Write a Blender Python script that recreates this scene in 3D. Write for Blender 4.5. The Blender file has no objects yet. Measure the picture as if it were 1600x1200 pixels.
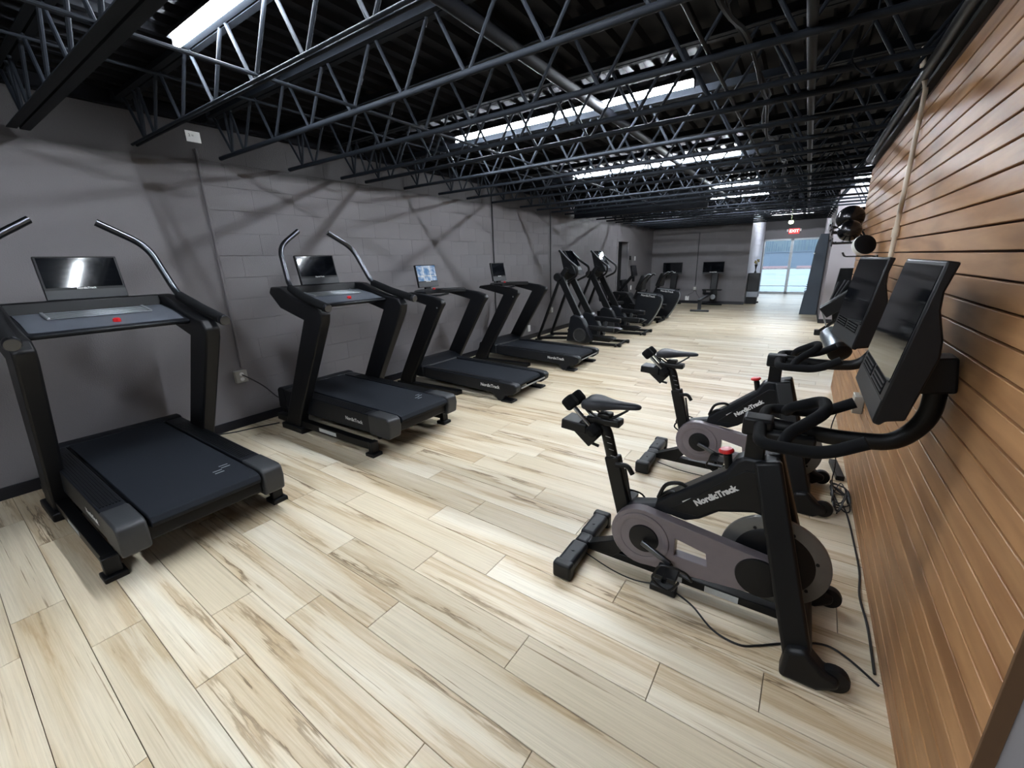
import bpy, bmesh, math, random
from mathutils import Vector, Matrix, Quaternion
random.seed(7)
SC = bpy.context.scene
COL = SC.collection
# ------------------------------------------------------------------ camera
F_PX = 654.958
RM = Matrix(((0.82897061, 0.55860446, -0.02772695),
             (0.13410812, -0.24665652, -0.95977892),
             (-0.54297582, 0.79191011, -0.2793844)))
cam_d = bpy.data.cameras.new('camera')
cam_d.sensor_fit = 'HORIZONTAL'; cam_d.sensor_width = 36.0
cam_d.lens = 36.0 * F_PX / 1600.0
cam_d.clip_start = 0.05; cam_d.clip_end = 300
cam = bpy.data.objects.new('camera', cam_d); COL.objects.link(cam)
r, d, f = (Vector(RM[i]) for i in range(3))
rot = Matrix((r, -d, -f)).transposed()
cam.matrix_world = Matrix.Translation((0, 0, 1.54)) @ rot.to_4x4()
SC.camera = cam
# ------------------------------------------------------------------ world, exposure, light levels
SC.view_settings.view_transform = 'Standard'; SC.view_settings.look = 'None'
SC.view_settings.gamma = 1.0; SC.view_settings.use_curve_mapping = False
SC.view_settings.exposure = 0.0
TUBE = 350.0                     # radiance of the lamp tubes
wd = bpy.data.worlds.new('sky'); SC.world = wd; wd.use_nodes = True
nt = wd.node_tree; bg = nt.nodes['Background']
tc = nt.nodes.new('ShaderNodeTexCoord'); sx = nt.nodes.new('ShaderNodeSeparateXYZ')
cr = nt.nodes.new('ShaderNodeValToRGB')
nt.links.new(tc.outputs['Generated'], sx.inputs[0]); nt.links.new(sx.outputs['Z'], cr.inputs[0])
cr.color_ramp.elements[0].position = 0.0; cr.color_ramp.elements[0].color = (0.84, 0.91, 0.97, 1)
cr.color_ramp.elements[1].position = 0.5; cr.color_ramp.elements[1].color = (0.6, 0.78, 1.0, 1)
nt.links.new(cr.outputs[0], bg.inputs['Color']); bg.inputs['Strength'].default_value = 5.0
SC.cycles.use_denoising = True
SC.cycles.max_bounces = 7; SC.cycles.diffuse_bounces = 4; SC.cycles.glossy_bounces = 3
SC.cycles.transmission_bounces = 4; SC.cycles.transparent_max_bounces = 8
SC.cycles.sample_clamp_indirect = 6.0
# ------------------------------------------------------------------ materials
def srgb(c):
    return tuple((x / 255 / 12.92 if x / 255 <= 0.04045 else ((x / 255 + 0.055) / 1.055) ** 2.4) for x in c) + (1,)
def mat(name, col, rough=0.5, metal=0.0, var=0.12, scale=18.0, bump=0.0, bscale=220.0, spec=0.5, coat=0.0):
    m = bpy.data.materials.new(name); m.use_nodes = True; t = m.node_tree
    b = t.nodes['Principled BSDF']; c = srgb(col)
    tex = t.nodes.new('ShaderNodeTexCoord'); n = t.nodes.new('ShaderNodeTexNoise')
    n.inputs['Scale'].default_value = scale; n.inputs['Detail'].default_value = 3
    t.links.new(tex.outputs['Object'], n.inputs['Vector'])
    mx = t.nodes.new('ShaderNodeMix'); mx.data_type = 'RGBA'
    mx.inputs[6].default_value = tuple(v * (1 - var) for v in c[:3]) + (1,)
    mx.inputs[7].default_value = tuple(min(1, v * (1 + var)) for v in c[:3]) + (1,)
    t.links.new(n.outputs['Fac'], mx.inputs[0]); t.links.new(mx.outputs[2], b.inputs['Base Color'])
    b.inputs['Roughness'].default_value = rough; b.inputs['Metallic'].default_value = metal
    b.inputs['Specular IOR Level'].default_value = spec
    if coat: b.inputs['Coat Weight'].default_value = coat; b.inputs['Coat Roughness'].default_value = 0.1
    if bump:
        n2 = t.nodes.new('ShaderNodeTexNoise'); n2.inputs['Scale'].default_value = bscale; n2.inputs['Detail'].default_value = 4
        t.links.new(tex.outputs['Object'], n2.inputs['Vector'])
        bp = t.nodes.new('ShaderNodeBump'); bp.inputs['Strength'].default_value = bump; bp.inputs['Distance'].default_value = 0.004
        t.links.new(n2.outputs['Fac'], bp.inputs['Height']); t.links.new(bp.outputs[0], b.inputs['Normal'])
    return m
def emis(name, col, s):
    m = bpy.data.materials.new(name); m.use_nodes = True; t = m.node_tree
    b = t.nodes['Principled BSDF']; b.inputs['Base Color'].default_value = srgb(col)
    b.inputs['Emission Color'].default_value = srgb(col); b.inputs['Emission Strength'].default_value = s
    return m
BLK = mat('black_plastic', (11, 12, 15), 0.45, spec=0.3, bump=0.12, bscale=500)
NAVY = mat('satin_dark_plastic', (13, 16, 22), 0.45, spec=0.3, bump=0.1, bscale=600)
GREY = mat('charcoal_plastic', (38, 40, 43), 0.5, bump=0.1, bscale=500)
BELT = mat('belt_rubber', (15, 20, 28), 0.75, spec=0.25, bump=0.35, bscale=900)
METB = mat('black_painted_steel', (8, 9, 11), 0.42, spec=0.3, bump=0.06)
FOAM = mat('black_foam', (10, 11, 14), 0.85, spec=0.2, bump=0.3, bscale=700)
CHR = mat('brushed_steel', (165, 168, 172), 0.22, 1.0)
CHRD = mat('dark_chrome', (88, 90, 95), 0.28, 1.0, var=.02)
SILV = mat('silver_paint', (150, 154, 158), 0.35, 0.6)
WHT = mat('white_plastic', (225, 225, 222), 0.5, var=0.03)
LETT = mat('white_lettering', (222, 222, 220), 0.6, var=0.02)
RED = mat('red_plastic', (190, 28, 34), 0.35)
SMOKE = mat('smoky_plastic_cover', (112, 104, 108), 0.28, bump=0.03)
FLYR = mat('flywheel_rim_metal', (108, 108, 106), 0.35, 0.5)
GLASSY = mat('switched_off_glass', (8, 10, 14), 0.06, var=0.1, spec=0.6)
STEEL = mat('roof_steel_paint', (24, 28, 34), 0.7, spec=0.15, var=0.2, scale=9, bump=0.1, bscale=150)
DECKM = mat('dark_roof_deck_paint', (6, 9, 17), 0.7, spec=0.2, var=0.3, scale=3, bump=0.1, bscale=60)
CORD = mat('black_cable', (14, 14, 16), 0.5)
BASEB = mat('black_baseboard', (18, 20, 28), 0.35)
TUBEM = emis('lamp_tube_light', (238, 246, 255), TUBE)
HOUS = mat('grey_lamp_housing', (34, 35, 37), 0.45, var=0.05)
GREYW = mat('pale_grey_paint', (165, 163, 168), 0.7, var=0.04, scale=4, bump=0.1, bscale=80)
WHF = mat('aluminium_door_frame', (205, 212, 216), 0.5, 0.2)
CFACE = mat('console_grey_plastic', (78, 82, 90), 0.45)
TOWER = mat('slate_blue_steel_panel', (62, 72, 84), 0.45, var=0.06)
STICK = mat('paper_sticker', (196, 198, 196), 0.6, var=0.15, scale=160)
GALV = mat('galvanised_box', (170, 168, 160), 0.45, 0.5, bump=0.2, bscale=100)
BEIGEP = mat('beige_painted_pipe', (205, 190, 170), 0.4, var=0.06)
def wall_mat(name, col, dark_top=False):
    m = mat(name, col, 0.62, var=0.1, scale=2.2, bump=0.55, bscale=120); t = m.node_tree
    b = t.nodes['Principled BSDF']
    oi = t.nodes.new('ShaderNodeObjectInfo'); hs = t.nodes.new('ShaderNodeHueSaturation')
    ma = t.nodes.new('ShaderNodeMapRange'); ma.inputs[3].default_value = 0.975; ma.inputs[4].default_value = 1.025
    t.links.new(oi.outputs['Random'], ma.inputs[0]); t.links.new(ma.outputs[0], hs.inputs['Value'])
    src = b.inputs['Base Color'].links[0].from_socket
    t.links.new(src, hs.inputs['Color'])
    if dark_top:   # wall colour blends to a darker tone towards the top, with an uneven edge
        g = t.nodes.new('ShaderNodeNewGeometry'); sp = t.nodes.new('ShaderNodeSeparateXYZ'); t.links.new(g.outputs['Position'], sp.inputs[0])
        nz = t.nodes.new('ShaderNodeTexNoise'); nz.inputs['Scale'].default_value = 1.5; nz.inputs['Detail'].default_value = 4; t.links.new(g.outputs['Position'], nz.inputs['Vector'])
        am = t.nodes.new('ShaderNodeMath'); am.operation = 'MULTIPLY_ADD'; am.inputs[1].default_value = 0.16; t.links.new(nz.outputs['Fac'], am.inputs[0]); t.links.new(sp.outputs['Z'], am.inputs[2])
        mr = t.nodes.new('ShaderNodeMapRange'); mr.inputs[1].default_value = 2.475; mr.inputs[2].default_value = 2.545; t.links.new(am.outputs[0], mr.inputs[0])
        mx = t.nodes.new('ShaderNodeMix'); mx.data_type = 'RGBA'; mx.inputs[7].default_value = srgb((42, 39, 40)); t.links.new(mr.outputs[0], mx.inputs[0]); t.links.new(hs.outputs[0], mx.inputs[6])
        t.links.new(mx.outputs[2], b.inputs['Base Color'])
    else: t.links.new(hs.outputs[0], b.inputs['Base Color'])
    return m
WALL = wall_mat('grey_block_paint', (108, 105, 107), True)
WALLC = wall_mat('light_grey_block_paint', (205, 205, 214))
def wood_floor():
    m = bpy.data.materials.new('washed_oak_plank'); m.use_nodes = True; t = m.node_tree; N = t.nodes; L = t.links
    b = N['Principled BSDF']
    g = N.new('ShaderNodeNewGeometry'); oi = N.new('ShaderNodeObjectInfo'); at = N.new('ShaderNodeAttribute'); at.attribute_name = 'rnd'
    ad = N.new('ShaderNodeMath'); L.new(oi.outputs['Random'], ad.inputs[0]); L.new(at.outputs['Fac'], ad.inputs[1])
    rn = N.new('ShaderNodeMath'); rn.operation = 'FRACT'; L.new(ad.outputs[0], rn.inputs[0])
    sc = N.new('ShaderNodeVectorMath'); sc.operation = 'MULTIPLY'; sc.inputs[1].default_value = (0.6, 8.5, 1.0)
    L.new(g.outputs['Position'], sc.inputs[0])
    mu = N.new('ShaderNodeMath'); mu.operation = 'MULTIPLY'; mu.inputs[1].default_value = 91.7; L.new(rn.outputs[0], mu.inputs[0])
    cx = N.new('ShaderNodeCombineXYZ'); L.new(mu.outputs[0], cx.inputs[2]); L.new(mu.outputs[0], cx.inputs[0])
    ofs = N.new('ShaderNodeVectorMath'); L.new(sc.outputs[0], ofs.inputs[0]); L.new(cx.outputs[0], ofs.inputs[1])
    def noise(scale, detail, dist=0.0, rough=0.5, src=ofs):
        n = N.new('ShaderNodeTexNoise'); n.inputs['Scale'].default_value = scale; n.inputs['Detail'].default_value = detail
        n.inputs['Distortion'].default_value = dist; n.inputs['Roughness'].default_value = rough
        L.new(src.outputs[0], n.inputs['Vector']); return n
    def ramp(src, els):
        c = N.new('ShaderNodeValToRGB'); L.new(src, c.inputs[0]); e = c.color_ramp.elements
        while len(e) < len(els): e.new(0.5)
        for i, (p, col) in enumerate(els): e[i].position = p; e[i].color = col
        return c
    def mix(fac, a, bb, mode='MIX'):
        x = N.new('ShaderNodeMix'); x.data_type = 'RGBA'; x.blend_type = mode
        if isinstance(fac, float): x.inputs[0].default_value = fac
        else: L.new(fac, x.inputs[0])
        for s, v in ((6, a), (7, bb)):
            if isinstance(v, tuple): x.inputs[s].default_value = v
            else: L.new(v, x.inputs[s])
        return x
    W = (1, 1, 1, 1); K = (0, 0, 0, 1)
    n1 = noise(0.62, 9, 0.12, 0.6)
    n1s = N.new('ShaderNodeMath'); n1s.operation = 'MULTIPLY_ADD'; n1s.inputs[1].default_value = 0.22; L.new(rn.outputs[0], n1s.inputs[0])
    n1b = N.new('ShaderNodeMath'); n1b.operation = 'SUBTRACT'; n1b.inputs[1].default_value = 0.12; L.new(n1.outputs['Fac'], n1b.inputs[0]); L.new(n1b.outputs[0], n1s.inputs[2])
    cream, cream2, tan = srgb((230, 220, 200)), srgb((218, 203, 177)), srgb((196, 174, 141))
    base = ramp(n1s.outputs[0], [(0.0, cream), (0.38, cream), (0.50, cream2), (0.535, tan), (0.62, cream2), (1.0, tan)])
    edge = ramp(n1s.outputs[0], [(0.512, K), (0.526, W), (0.534, W), (0.540, K)])
    n2 = noise(1.3, 3, 0.2); gate = ramp(n2.outputs['Fac'], [(0.47, K), (0.62, W)])
    f1 = N.new('ShaderNodeMath'); f1.operation = 'MULTIPLY'; L.new(edge.outputs[0], f1.inputs[0]); L.new(gate.outputs[0], f1.inputs[1])
    c1 = mix(f1.outputs[0], base.outputs[0], srgb((126, 106, 82)))
    # fine long grain and short dark ticks
    sc2 = N.new('ShaderNodeVectorMath'); sc2.operation = 'MULTIPLY'; sc2.inputs[1].default_value = (1.0, 4.5, 1.0); L.new(ofs.outputs[0], sc2.inputs[0])
    n3 = noise(3.5, 6, 0.4, 0.65, sc2)
    gr = ramp(n3.outputs['Fac'], [(0.25, srgb((205, 200, 192))), (0.6, W)])
    c2 = mix(0.55, c1.outputs[2], gr.outputs[0], 'MULTIPLY')
    n4 = noise(1.9, 5, 0.3, 0.6, sc2); tk = ramp(n4.outputs['Fac'], [(0.66, K), (0.72, W)])
    c3 = mix(tk.outputs[0], c2.outputs[2], srgb((146, 126, 100)))
    vr = ramp(rn.outputs[0], [(0, srgb((232, 226, 215))), (0.5, W), (1.0, srgb((242, 244, 245)))])
    c4 = mix(1.0, c3.outputs[2], vr.outputs[0], 'MULTIPLY')
    L.new(c4.outputs[2], b.inputs['Base Color'])
    b.inputs['Roughness'].default_value = 0.42; b.inputs['Specular IOR Level'].default_value = 0.4
    bp = N.new('ShaderNodeBump'); bp.inputs['Strength'].default_value = 0.12; bp.inputs['Distance'].default_value = 0.003
    L.new(n3.outputs['Fac'], bp.inputs['Height']); L.new(bp.outputs[0], b.inputs['Normal'])
    return m
PLANK = wood_floor()
def slat_wood():
    m = bpy.data.materials.new('stained_slat_wood'); m.use_nodes = True; t = m.node_tree; N = t.nodes; L = t.links
    b = N['Principled BSDF']; g = N.new('ShaderNodeNewGeometry'); oi = N.new('ShaderNodeObjectInfo')
    sc = N.new('ShaderNodeVectorMath'); sc.operation = 'MULTIPLY'; sc.inputs[1].default_value = (6, 1.0, 9)
    L.new(g.outputs['Position'], sc.inputs[0])
    n = N.new('ShaderNodeTexNoise'); n.inputs['Scale'].default_value = 2.0; n.inputs['Detail'].default_value = 6; n.inputs['Distortion'].default_value = 0.5
    L.new(sc.outputs[0], n.inputs['Vector'])
    c = N.new('ShaderNodeValToRGB'); L.new(n.outputs['Fac'], c.inputs[0]); e = c.color_ramp.elements
    e[0].position = 0.3; e[0].color = srgb((140, 98, 62)); e[1].position = 0.7; e[1].color = srgb((172, 130, 88))
    hs = N.new('ShaderNodeHueSaturation'); ma = N.new('ShaderNodeMapRange'); ma.inputs[3].default_value = 0.88; ma.inputs[4].default_value = 1.1
    L.new(oi.outputs['Random'], ma.inputs[0]); L.new(ma.outputs[0], hs.inputs['Value']); L.new(c.outputs[0], hs.inputs['Color'])
    L.new(hs.outputs[0], b.inputs['Base Color']); b.inputs['Roughness'].default_value = 0.5
    bp = N.new('ShaderNodeBump'); bp.inputs['Strength'].default_value = 0.15; bp.inputs['Distance'].default_value = 0.003
    L.new(n.outputs['Fac'], bp.inputs['Height']); L.new(bp.outputs[0], b.inputs['Normal'])
    return m
SLAT = slat_wood()
GROOVE = mat('dark_groove_wood', (66, 44, 30), 0.8)
def glass():
    m = bpy.data.materials.new('clear_door_glass'); m.use_nodes = True; t = m.node_tree
    t.nodes.remove(t.nodes['Principled BSDF']); o = t.nodes['Material Output']
    tr = t.nodes.new('ShaderNodeBsdfTransparent'); gl = t.nodes.new('ShaderNodeBsdfGlossy'); mx = t.nodes.new('ShaderNodeMixShader')
    tr.inputs[0].default_value = (0.93, 0.97, 0.98, 1); gl.inputs['Roughness'].default_value = 0.02
    fr = t.nodes.new('ShaderNodeFresnel'); fr.inputs[0].default_value = 1.45
    t.links.new(fr.outputs[0], mx.inputs[0]); t.links.new(tr.outputs[0], mx.inputs[1]); t.links.new(gl.outputs[0], mx.inputs[2])
    t.links.new(mx.outputs[0], o.inputs['Surface']); return m
GLASS = glass()
def lit_screen():
    m = bpy.data.materials.new('lit_menu_screen'); m.use_nodes = True; t = m.node_tree; N = t.nodes; L = t.links
    b = N['Principled BSDF']; tx = N.new('ShaderNodeTexCoord')
    br = N.new('ShaderNodeTexBrick'); br.inputs['Scale'].default_value = 1.0; br.offset = 0.0
    mp = N.new('ShaderNodeMapping'); mp.inputs['Scale'].default_value = (3.0, 2.0, 1); L.new(tx.outputs['UV'], mp.inputs[0]); L.new(mp.outputs[0], br.inputs['Vector'])
    br.inputs['Brick Width'].default_value = 1.0; br.inputs['Row Height'].default_value = 1.0; br.inputs['Mortar Size'].default_value = 0.05
    br.inputs['Color1'].default_value = srgb((120, 170, 225)); br.inputs['Color2'].default_value = srgb((70, 120, 190)); br.inputs['Mortar'].default_value = srgb((225, 232, 238))
    n = N.new('ShaderNodeTexNoise'); n.inputs['Scale'].default_value = 5; n.inputs['Detail'].default_value = 5; L.new(tx.outputs['UV'], n.inputs['Vector'])
    c = N.new('ShaderNodeValToRGB'); L.new(n.outputs['Fac'], c.inputs[0]); c.color_ramp.elements[0].position = 0.42; c.color_ramp.elements[1].position = 0.58
    c.color_ramp.elements[0].color = srgb((60, 90, 120)); c.color_ramp.elements[1].color = srgb((240, 240, 235))
    mx = N.new('ShaderNodeMix'); mx.data_type = 'RGBA'; mx.inputs[0].default_value = 0.45; L.new(br.outputs[0], mx.inputs[6]); L.new(c.outputs[0], mx.inputs[7])
    L.new(mx.outputs[2], b.inputs['Emission Color']); b.inputs['Emission Strength'].default_value = 0.75
    b.inputs['Base Color'].default_value = (0.02, 0.02, 0.02, 1); b.inputs['Roughness'].default_value = 0.1
    return m
LITS = lit_screen()
# ------------------------------------------------------------------ mesh helpers
class B:
    """collects shapes given in world metres; build() stores them relative to off"""
    def __init__(s, off=(0, 0, 0)): s.bm = bmesh.new(); s.off = Vector(off)
    def box(s, a, b, rot=None, piv=None):
        (x0, y0, z0), (x1, y1, z1) = a, b
        vs = [s.bm.verts.new(v) for v in ((x0, y0, z0), (x1, y0, z0), (x1, y1, z0), (x0, y1, z0), (x0, y0, z1), (x1, y0, z1), (x1, y1, z1), (x0, y1, z1))]
        for q in ((3, 2, 1, 0), (4, 5, 6, 7), (0, 1, 5, 4), (1, 2, 6, 5), (2, 3, 7, 6), (3, 0, 4, 7)): s.bm.faces.new([vs[i] for i in q])
        if rot:
            p = Vector(piv or ((x0 + x1) / 2, (y0 + y1) / 2, (z0 + z1) / 2))
            R = Matrix.Rotation(math.radians(rot[1]), 3, rot[0])
            for v in vs: v.co = p + R @ (v.co - p)
        return s
    def prism(s, prof, y0, y1, axis='y'):
        """extrude a polygon: axis y -> prof is (x,z); x -> (y,z); z -> (x,y)"""
        def P(p, t):
            return {'y': (p[0], t, p[1]), 'x': (t, p[0], p[1]), 'z': (p[0], p[1], t)}[axis]
        A = [s.bm.verts.new(P(p, y0)) for p in prof]; Bv = [s.bm.verts.new(P(p, y1)) for p in prof]
        n = len(prof)
        fs = [s.bm.faces.new(A), s.bm.faces.new(Bv[::-1])]
        for i in range(n): fs.append(s.bm.faces.new((A[i], Bv[i], Bv[(i + 1) % n], A[(i + 1) % n])))
        bmesh.ops.recalc_face_normals(s.bm, faces=fs)
        return s
    def tube(s, pts, rad, seg=12, sq=1.0, cap=True, up=None):
        pts = [Vector(p) for p in pts]; n = len(pts)
        rads = rad if isinstance(rad, (list, tuple)) else [rad] * n
        T = []
        for i in range(n):
            a = pts[max(i - 1, 0)]; b = pts[min(i + 1, n - 1)]
            if 0 < i < n - 1: t = (pts[i] - a).normalized() + (b - pts[i]).normalized()
            else: t = b - a
            T.append(t.normalized())
        N = Vector(up) if up else Vector((0, 0, 1) if abs(T[0].z) < 0.9 else (0, 1, 0))
        N = (N - T[0] * N.dot(T[0])).normalized(); rings = []
        for i in range(n):
            if i: 
                N = (N - T[i] * N.dot(T[i])).normalized()
            Bn = T[i].cross(N); ring = []
            for k in range(seg):
                a = 2 * math.pi * (k + 0.5) / seg
                ring.append(s.bm.verts.new(pts[i] + (N * math.cos(a) + Bn * math.sin(a) * sq) * rads[i]))
            rings.append(ring)
        for i in range(n - 1):
            for k in range(seg):
                s.bm.faces.new((rings[i][k], rings[i][(k + 1) % seg], rings[i + 1][(k + 1) % seg], rings[i + 1][k]))
        if cap: s.bm.faces.new(rings[0][::-1]); s.bm.faces.new(rings[-1])
        return s
    def bar(s, p, q, w, h, up=(0, 0, 1)):
        """rectangular bar from p to q; w across, h along up"""
        p, q = Vector(p), Vector(q); t = (q - p).normalized(); u = Vector(up); u = (u - t * u.dot(t)).normalized(); v = t.cross(u)
        A = [s.bm.verts.new(c + u * a * h / 2 + v * b * w / 2) for c in (p, q) for a, b in ((-1, -1), (-1, 1), (1, 1), (1, -1))]
        fs = [s.bm.faces.new([A[i] for i in fz]) for fz in ((0, 1, 2, 3), (7, 6, 5, 4), (0, 4, 5, 1), (1, 5, 6, 2), (2, 6, 7, 3), (3, 7, 4, 0))]
        bmesh.ops.recalc_face_normals(s.bm, faces=fs)
        return s
    def lathe(s, c, prof, axis='y', seg=32):
        """prof: (radius, offset along axis)"""
        c = Vector(c); ax = {'x': Vector((1, 0, 0)), 'y': Vector((0, 1, 0)), 'z': Vector((0, 0, 1))}[axis] if isinstance(axis, str) else Vector(axis).normalized()
        u = ax.orthogonal().normalized(); v = ax.cross(u); rings = []; fs = []
        for rr, h in prof:
            if rr < 1e-6: rings.append([s.bm.verts.new(c + ax * h)])
            else: rings.append([s.bm.verts.new(c + ax * h + (u * math.cos(2 * math.pi * k / seg) + v * math.sin(2 * math.pi * k / seg)) * rr) for k in range(seg)])
        for a, b in zip(rings, rings[1:]):
            for k in range(seg):
                k2 = (k + 1) % seg
                if len(a) == 1 and len(b) == 1: continue
                if len(a) == 1: fs.append(s.bm.faces.new((a[0], b[k2], b[k])))
                elif len(b) == 1: fs.append(s.bm.faces.new((a[k], a[k2], b[0])))
                else: fs.append(s.bm.faces.new((a[k], a[k2], b[k2], b[k])))
        bmesh.ops.recalc_face_normals(s.bm, faces=fs)
        return s
    def ball(s, c, rr, sc=(1, 1, 1), u=20, v=12):
        m = Matrix.Translation(c) @ Matrix.Diagonal((rr * sc[0], rr * sc[1], rr * sc[2], 1))
        bmesh.ops.create_uvsphere(s.bm, u_segments=u, v_segments=v, radius=1, matrix=m); return s
    def build(s, name, m, parent=None, bev=0.0, seg=2, sub=0, ang=38):
        for v in s.bm.verts: v.co -= s.off
        me = bpy.data.meshes.new(name); s.bm.to_mesh(me); s.bm.free()
        me.materials.append(m)
        for p in me.polygons: p.use_smooth = True
        me.set_sharp_from_angle(angle=math.radians(ang))
        o = bpy.data.objects.new(name, me); COL.objects.link(o)
        if parent: o.parent = parent
        if bev:
            md = o.modifiers.new('bevel', 'BEVEL'); md.width = bev; md.segments = seg; md.limit_method = 'ANGLE'; md.angle_limit = math.radians(35)
            md.harden_normals = False
        if sub:
            md = o.modifiers.new('sub', 'SUBSURF'); md.levels = sub; md.render_levels = sub
        return o
def smooth(pts, n=6):
    """catmull-rom through pts"""
    P = [Vector(p) for p in pts]; out = []
    for i in range(len(P) - 1):
        a = P[max(i - 1, 0)]; b = P[i]; c = P[i + 1]; e = P[min(i + 2, len(P) - 1)]
        for k in range(n):
            t = k / n; out.append(0.5 * ((2 * b) + (c - a) * t + (2 * a - 5 * b + 4 * c - e) * t * t + (3 * b - a - 3 * c + e) * t ** 3))
    return out + [P[-1]]
def fillet(pts, rad=0.04, n=5):
    """polyline with rounded corners"""
    P = [Vector(p) for p in pts]; out = [P[0]]
    for i in range(1, len(P) - 1):
        a, b, c = P[i - 1], P[i], P[i + 1]; r_ = min(rad, (a - b).length * 0.45, (c - b).length * 0.45)
        p, q = b + (a - b).normalized() * r_, b + (c - b).normalized() * r_
        for k in range(n + 1):
            t = k / n; out.append((1 - t) ** 2 * p + 2 * t * (1 - t) * b + t * t * q)
    return out + [P[-1]]
def tag(o, label=None, cat=None, group=None, kind=None):
    if label: o['label'] = label
    if cat: o['category'] = cat
    if group: o['group'] = group
    if kind: o['kind'] = kind
    return o
def thing(name, loc, label, cat, group=None):
    o = bpy.data.objects.new(name, None); COL.objects.link(o); o.location = loc; o.empty_display_size = 0.1
    return tag(o, label, cat, group)
def copy_tree(o, kids, parent=None):
    c = o.copy(); COL.objects.link(c)
    if parent: c.parent = parent
    for ch in kids.get(o.name, []): copy_tree(ch, kids, c)
    return c
def kidmap():
    k = {}
    for o in bpy.data.objects:
        if o.parent: k.setdefault(o.parent.name, []).append(o)
    return k
def dup(root, loc, label, group=None, skip=()):
    km = kidmap()
    for n in skip: pass
    c = copy_tree(root, km); c.location = loc; c['label'] = label
    if group: c['group'] = group
    return c
def text(name, body, size, m, parent, origin, xdir, updir, off=(0, 0, 0), depth=0.0012, align='CENTER', bold=0.0):
    cu = bpy.data.curves.new(name, 'FONT'); cu.body = body; cu.size = size; cu.align_x = align; cu.align_y = 'CENTER'
    cu.extrude = depth; cu.offset = bold; cu.resolution_u = 3
    tmp = bpy.data.objects.new(name + '_tmp', cu); COL.objects.link(tmp)
    dg = bpy.context.evaluated_depsgraph_get(); me = bpy.data.meshes.new_from_object(tmp.evaluated_get(dg)); 
    bpy.data.objects.remove(tmp); me.materials.clear(); me.materials.append(m)
    x = Vector(xdir).normalized(); u = Vector(updir); u = (u - x * u.dot(x)).normalized(); z = x.cross(u)
    M = Matrix((x, u, z)).transposed().to_4x4(); M.translation = Vector(origin) - Vector(off)
    me.transform(M); o = bpy.data.objects.new(name, me); COL.objects.link(o)
    if parent: o.parent = parent
    return o
def struct(o): o['kind'] = 'structure'; return o
# ================================================================== SETTING
LX, RX, DECK = -4.55, 0.443, 2.875
FARY, DOORY = 15.63, 20.4
# sub floor and planks
fl = struct(B().box((-4.75, -3.2, -0.12), (3.2, 20.6, -0.010)).build('floor', mat('dark_plank_joint', (112, 98, 78), 0.8)))
PW, PL, TILT = 0.1822, 1.225, -0.0195
ORD = ['first', 'second', 'third', 'fourth', 'fifth', 'sixth', 'seventh', 'eighth', 'ninth', 'tenth', 'eleventh', 'twelfth']
fixed = {-2: -2.52, -1: -1.59, 0: -2.324, 1: -1.725, 2: -2.071, 3: -1.757, 4: -1.396, 5: -0.772, 6: -1.494, 7: -1.15, 8: -1.76, 9: -1.577,
         10: -2.129, 11: -1.314, 12: -1.997, 13: -1.79}
plk_me = {}
cells = []
for k in range(-18, 112):
    s0 = fixed.get(k, -2.3 + random.random() * PL); n0 = int((s0 + 4.9) / PL) + 1
    x = s0 - n0 * PL; yc = 0.182 + PW * k
    while x < 3.1:
        cells.append((k, x, yc)); x += PL
def plank_mesh(L0):
    key = round(L0, 3)
    if key in plk_me: return plk_me[key]
    g = 0.0013
    b = B(); b.box((g, -PW / 2 + g, -0.010), (L0 - g, PW / 2 - g, 0.0))
    top = [e for e in b.bm.edges if all(v.co.z > -0.001 for v in e.verts)]
    bmesh.ops.bevel(b.bm, geom=top, offset=0.0012, segments=1, affect='EDGES')
    me = bpy.data.meshes.new('plank'); b.bm.to_mesh(me); b.bm.free(); me.materials.append(PLANK); plk_me[key] = me; return me
def clipx(x0, y):
    lo, hi = -4.58, 3.05
    if y > 11.95: hi = 0.5
    if y > FARY + 0.1: lo = -1.56
    if 1.12 < y < 6.05: hi = 0.50
    a, c = max(x0, lo), min(x0 + PL, hi)
    return (a, c) if c - a > 0.05 else None
vis = []
for k, x, yc in cells:
    cl = clipx(x, yc)
    if not cl or not (-2.9 < yc < 20.3): continue
    infront = yc > 0.05 and cl[0] < 0.5
    vis.append((0 if infront else 1, yc, k, cl))
vis.sort()
near, far_ = vis[:292], vis[292:]
for _, yc, k, (a, c) in near:
    o = bpy.data.objects.new('plank', plank_mesh(c - a)); COL.objects.link(o); o.parent = fl
    o.location = (a, yc - TILT * 0 + (-(-TILT)) * (a), 0); o.rotation_euler.z = math.atan(TILT)
bmf = bmesh.new(); lay = None; vals = []
for _, yc, k, (a, c) in far_:
    g = 0.0013; rr = random.random()
    vs = []
    for z in (-0.010, 0.0):
        for X, Y in ((a + g, -PW / 2 + g), (c - g, -PW / 2 + g), (c - g, PW / 2 - g), (a + g, PW / 2 - g)):
            vs.append(bmf.verts.new((X, yc + Y + TILT * X, z))); vals.append(rr)
    for q in ((4, 5, 6, 7), (0, 1, 5, 4), (1, 2, 6, 5), (2, 3, 7, 6), (3, 0, 4, 7)): bmf.faces.new([vs[i] for i in q])
me = bpy.data.meshes.new('far_planks'); bmf.to_mesh(me); bmf.free(); me.materials.append(PLANK)
at = me.attributes.new('rnd', 'FLOAT', 'POINT'); at.data.foreach_set('value', vals)
o = bpy.data.objects.new('far_planks', me); COL.objects.link(o); o.parent = fl; o['kind'] = 'stuff'
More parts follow.
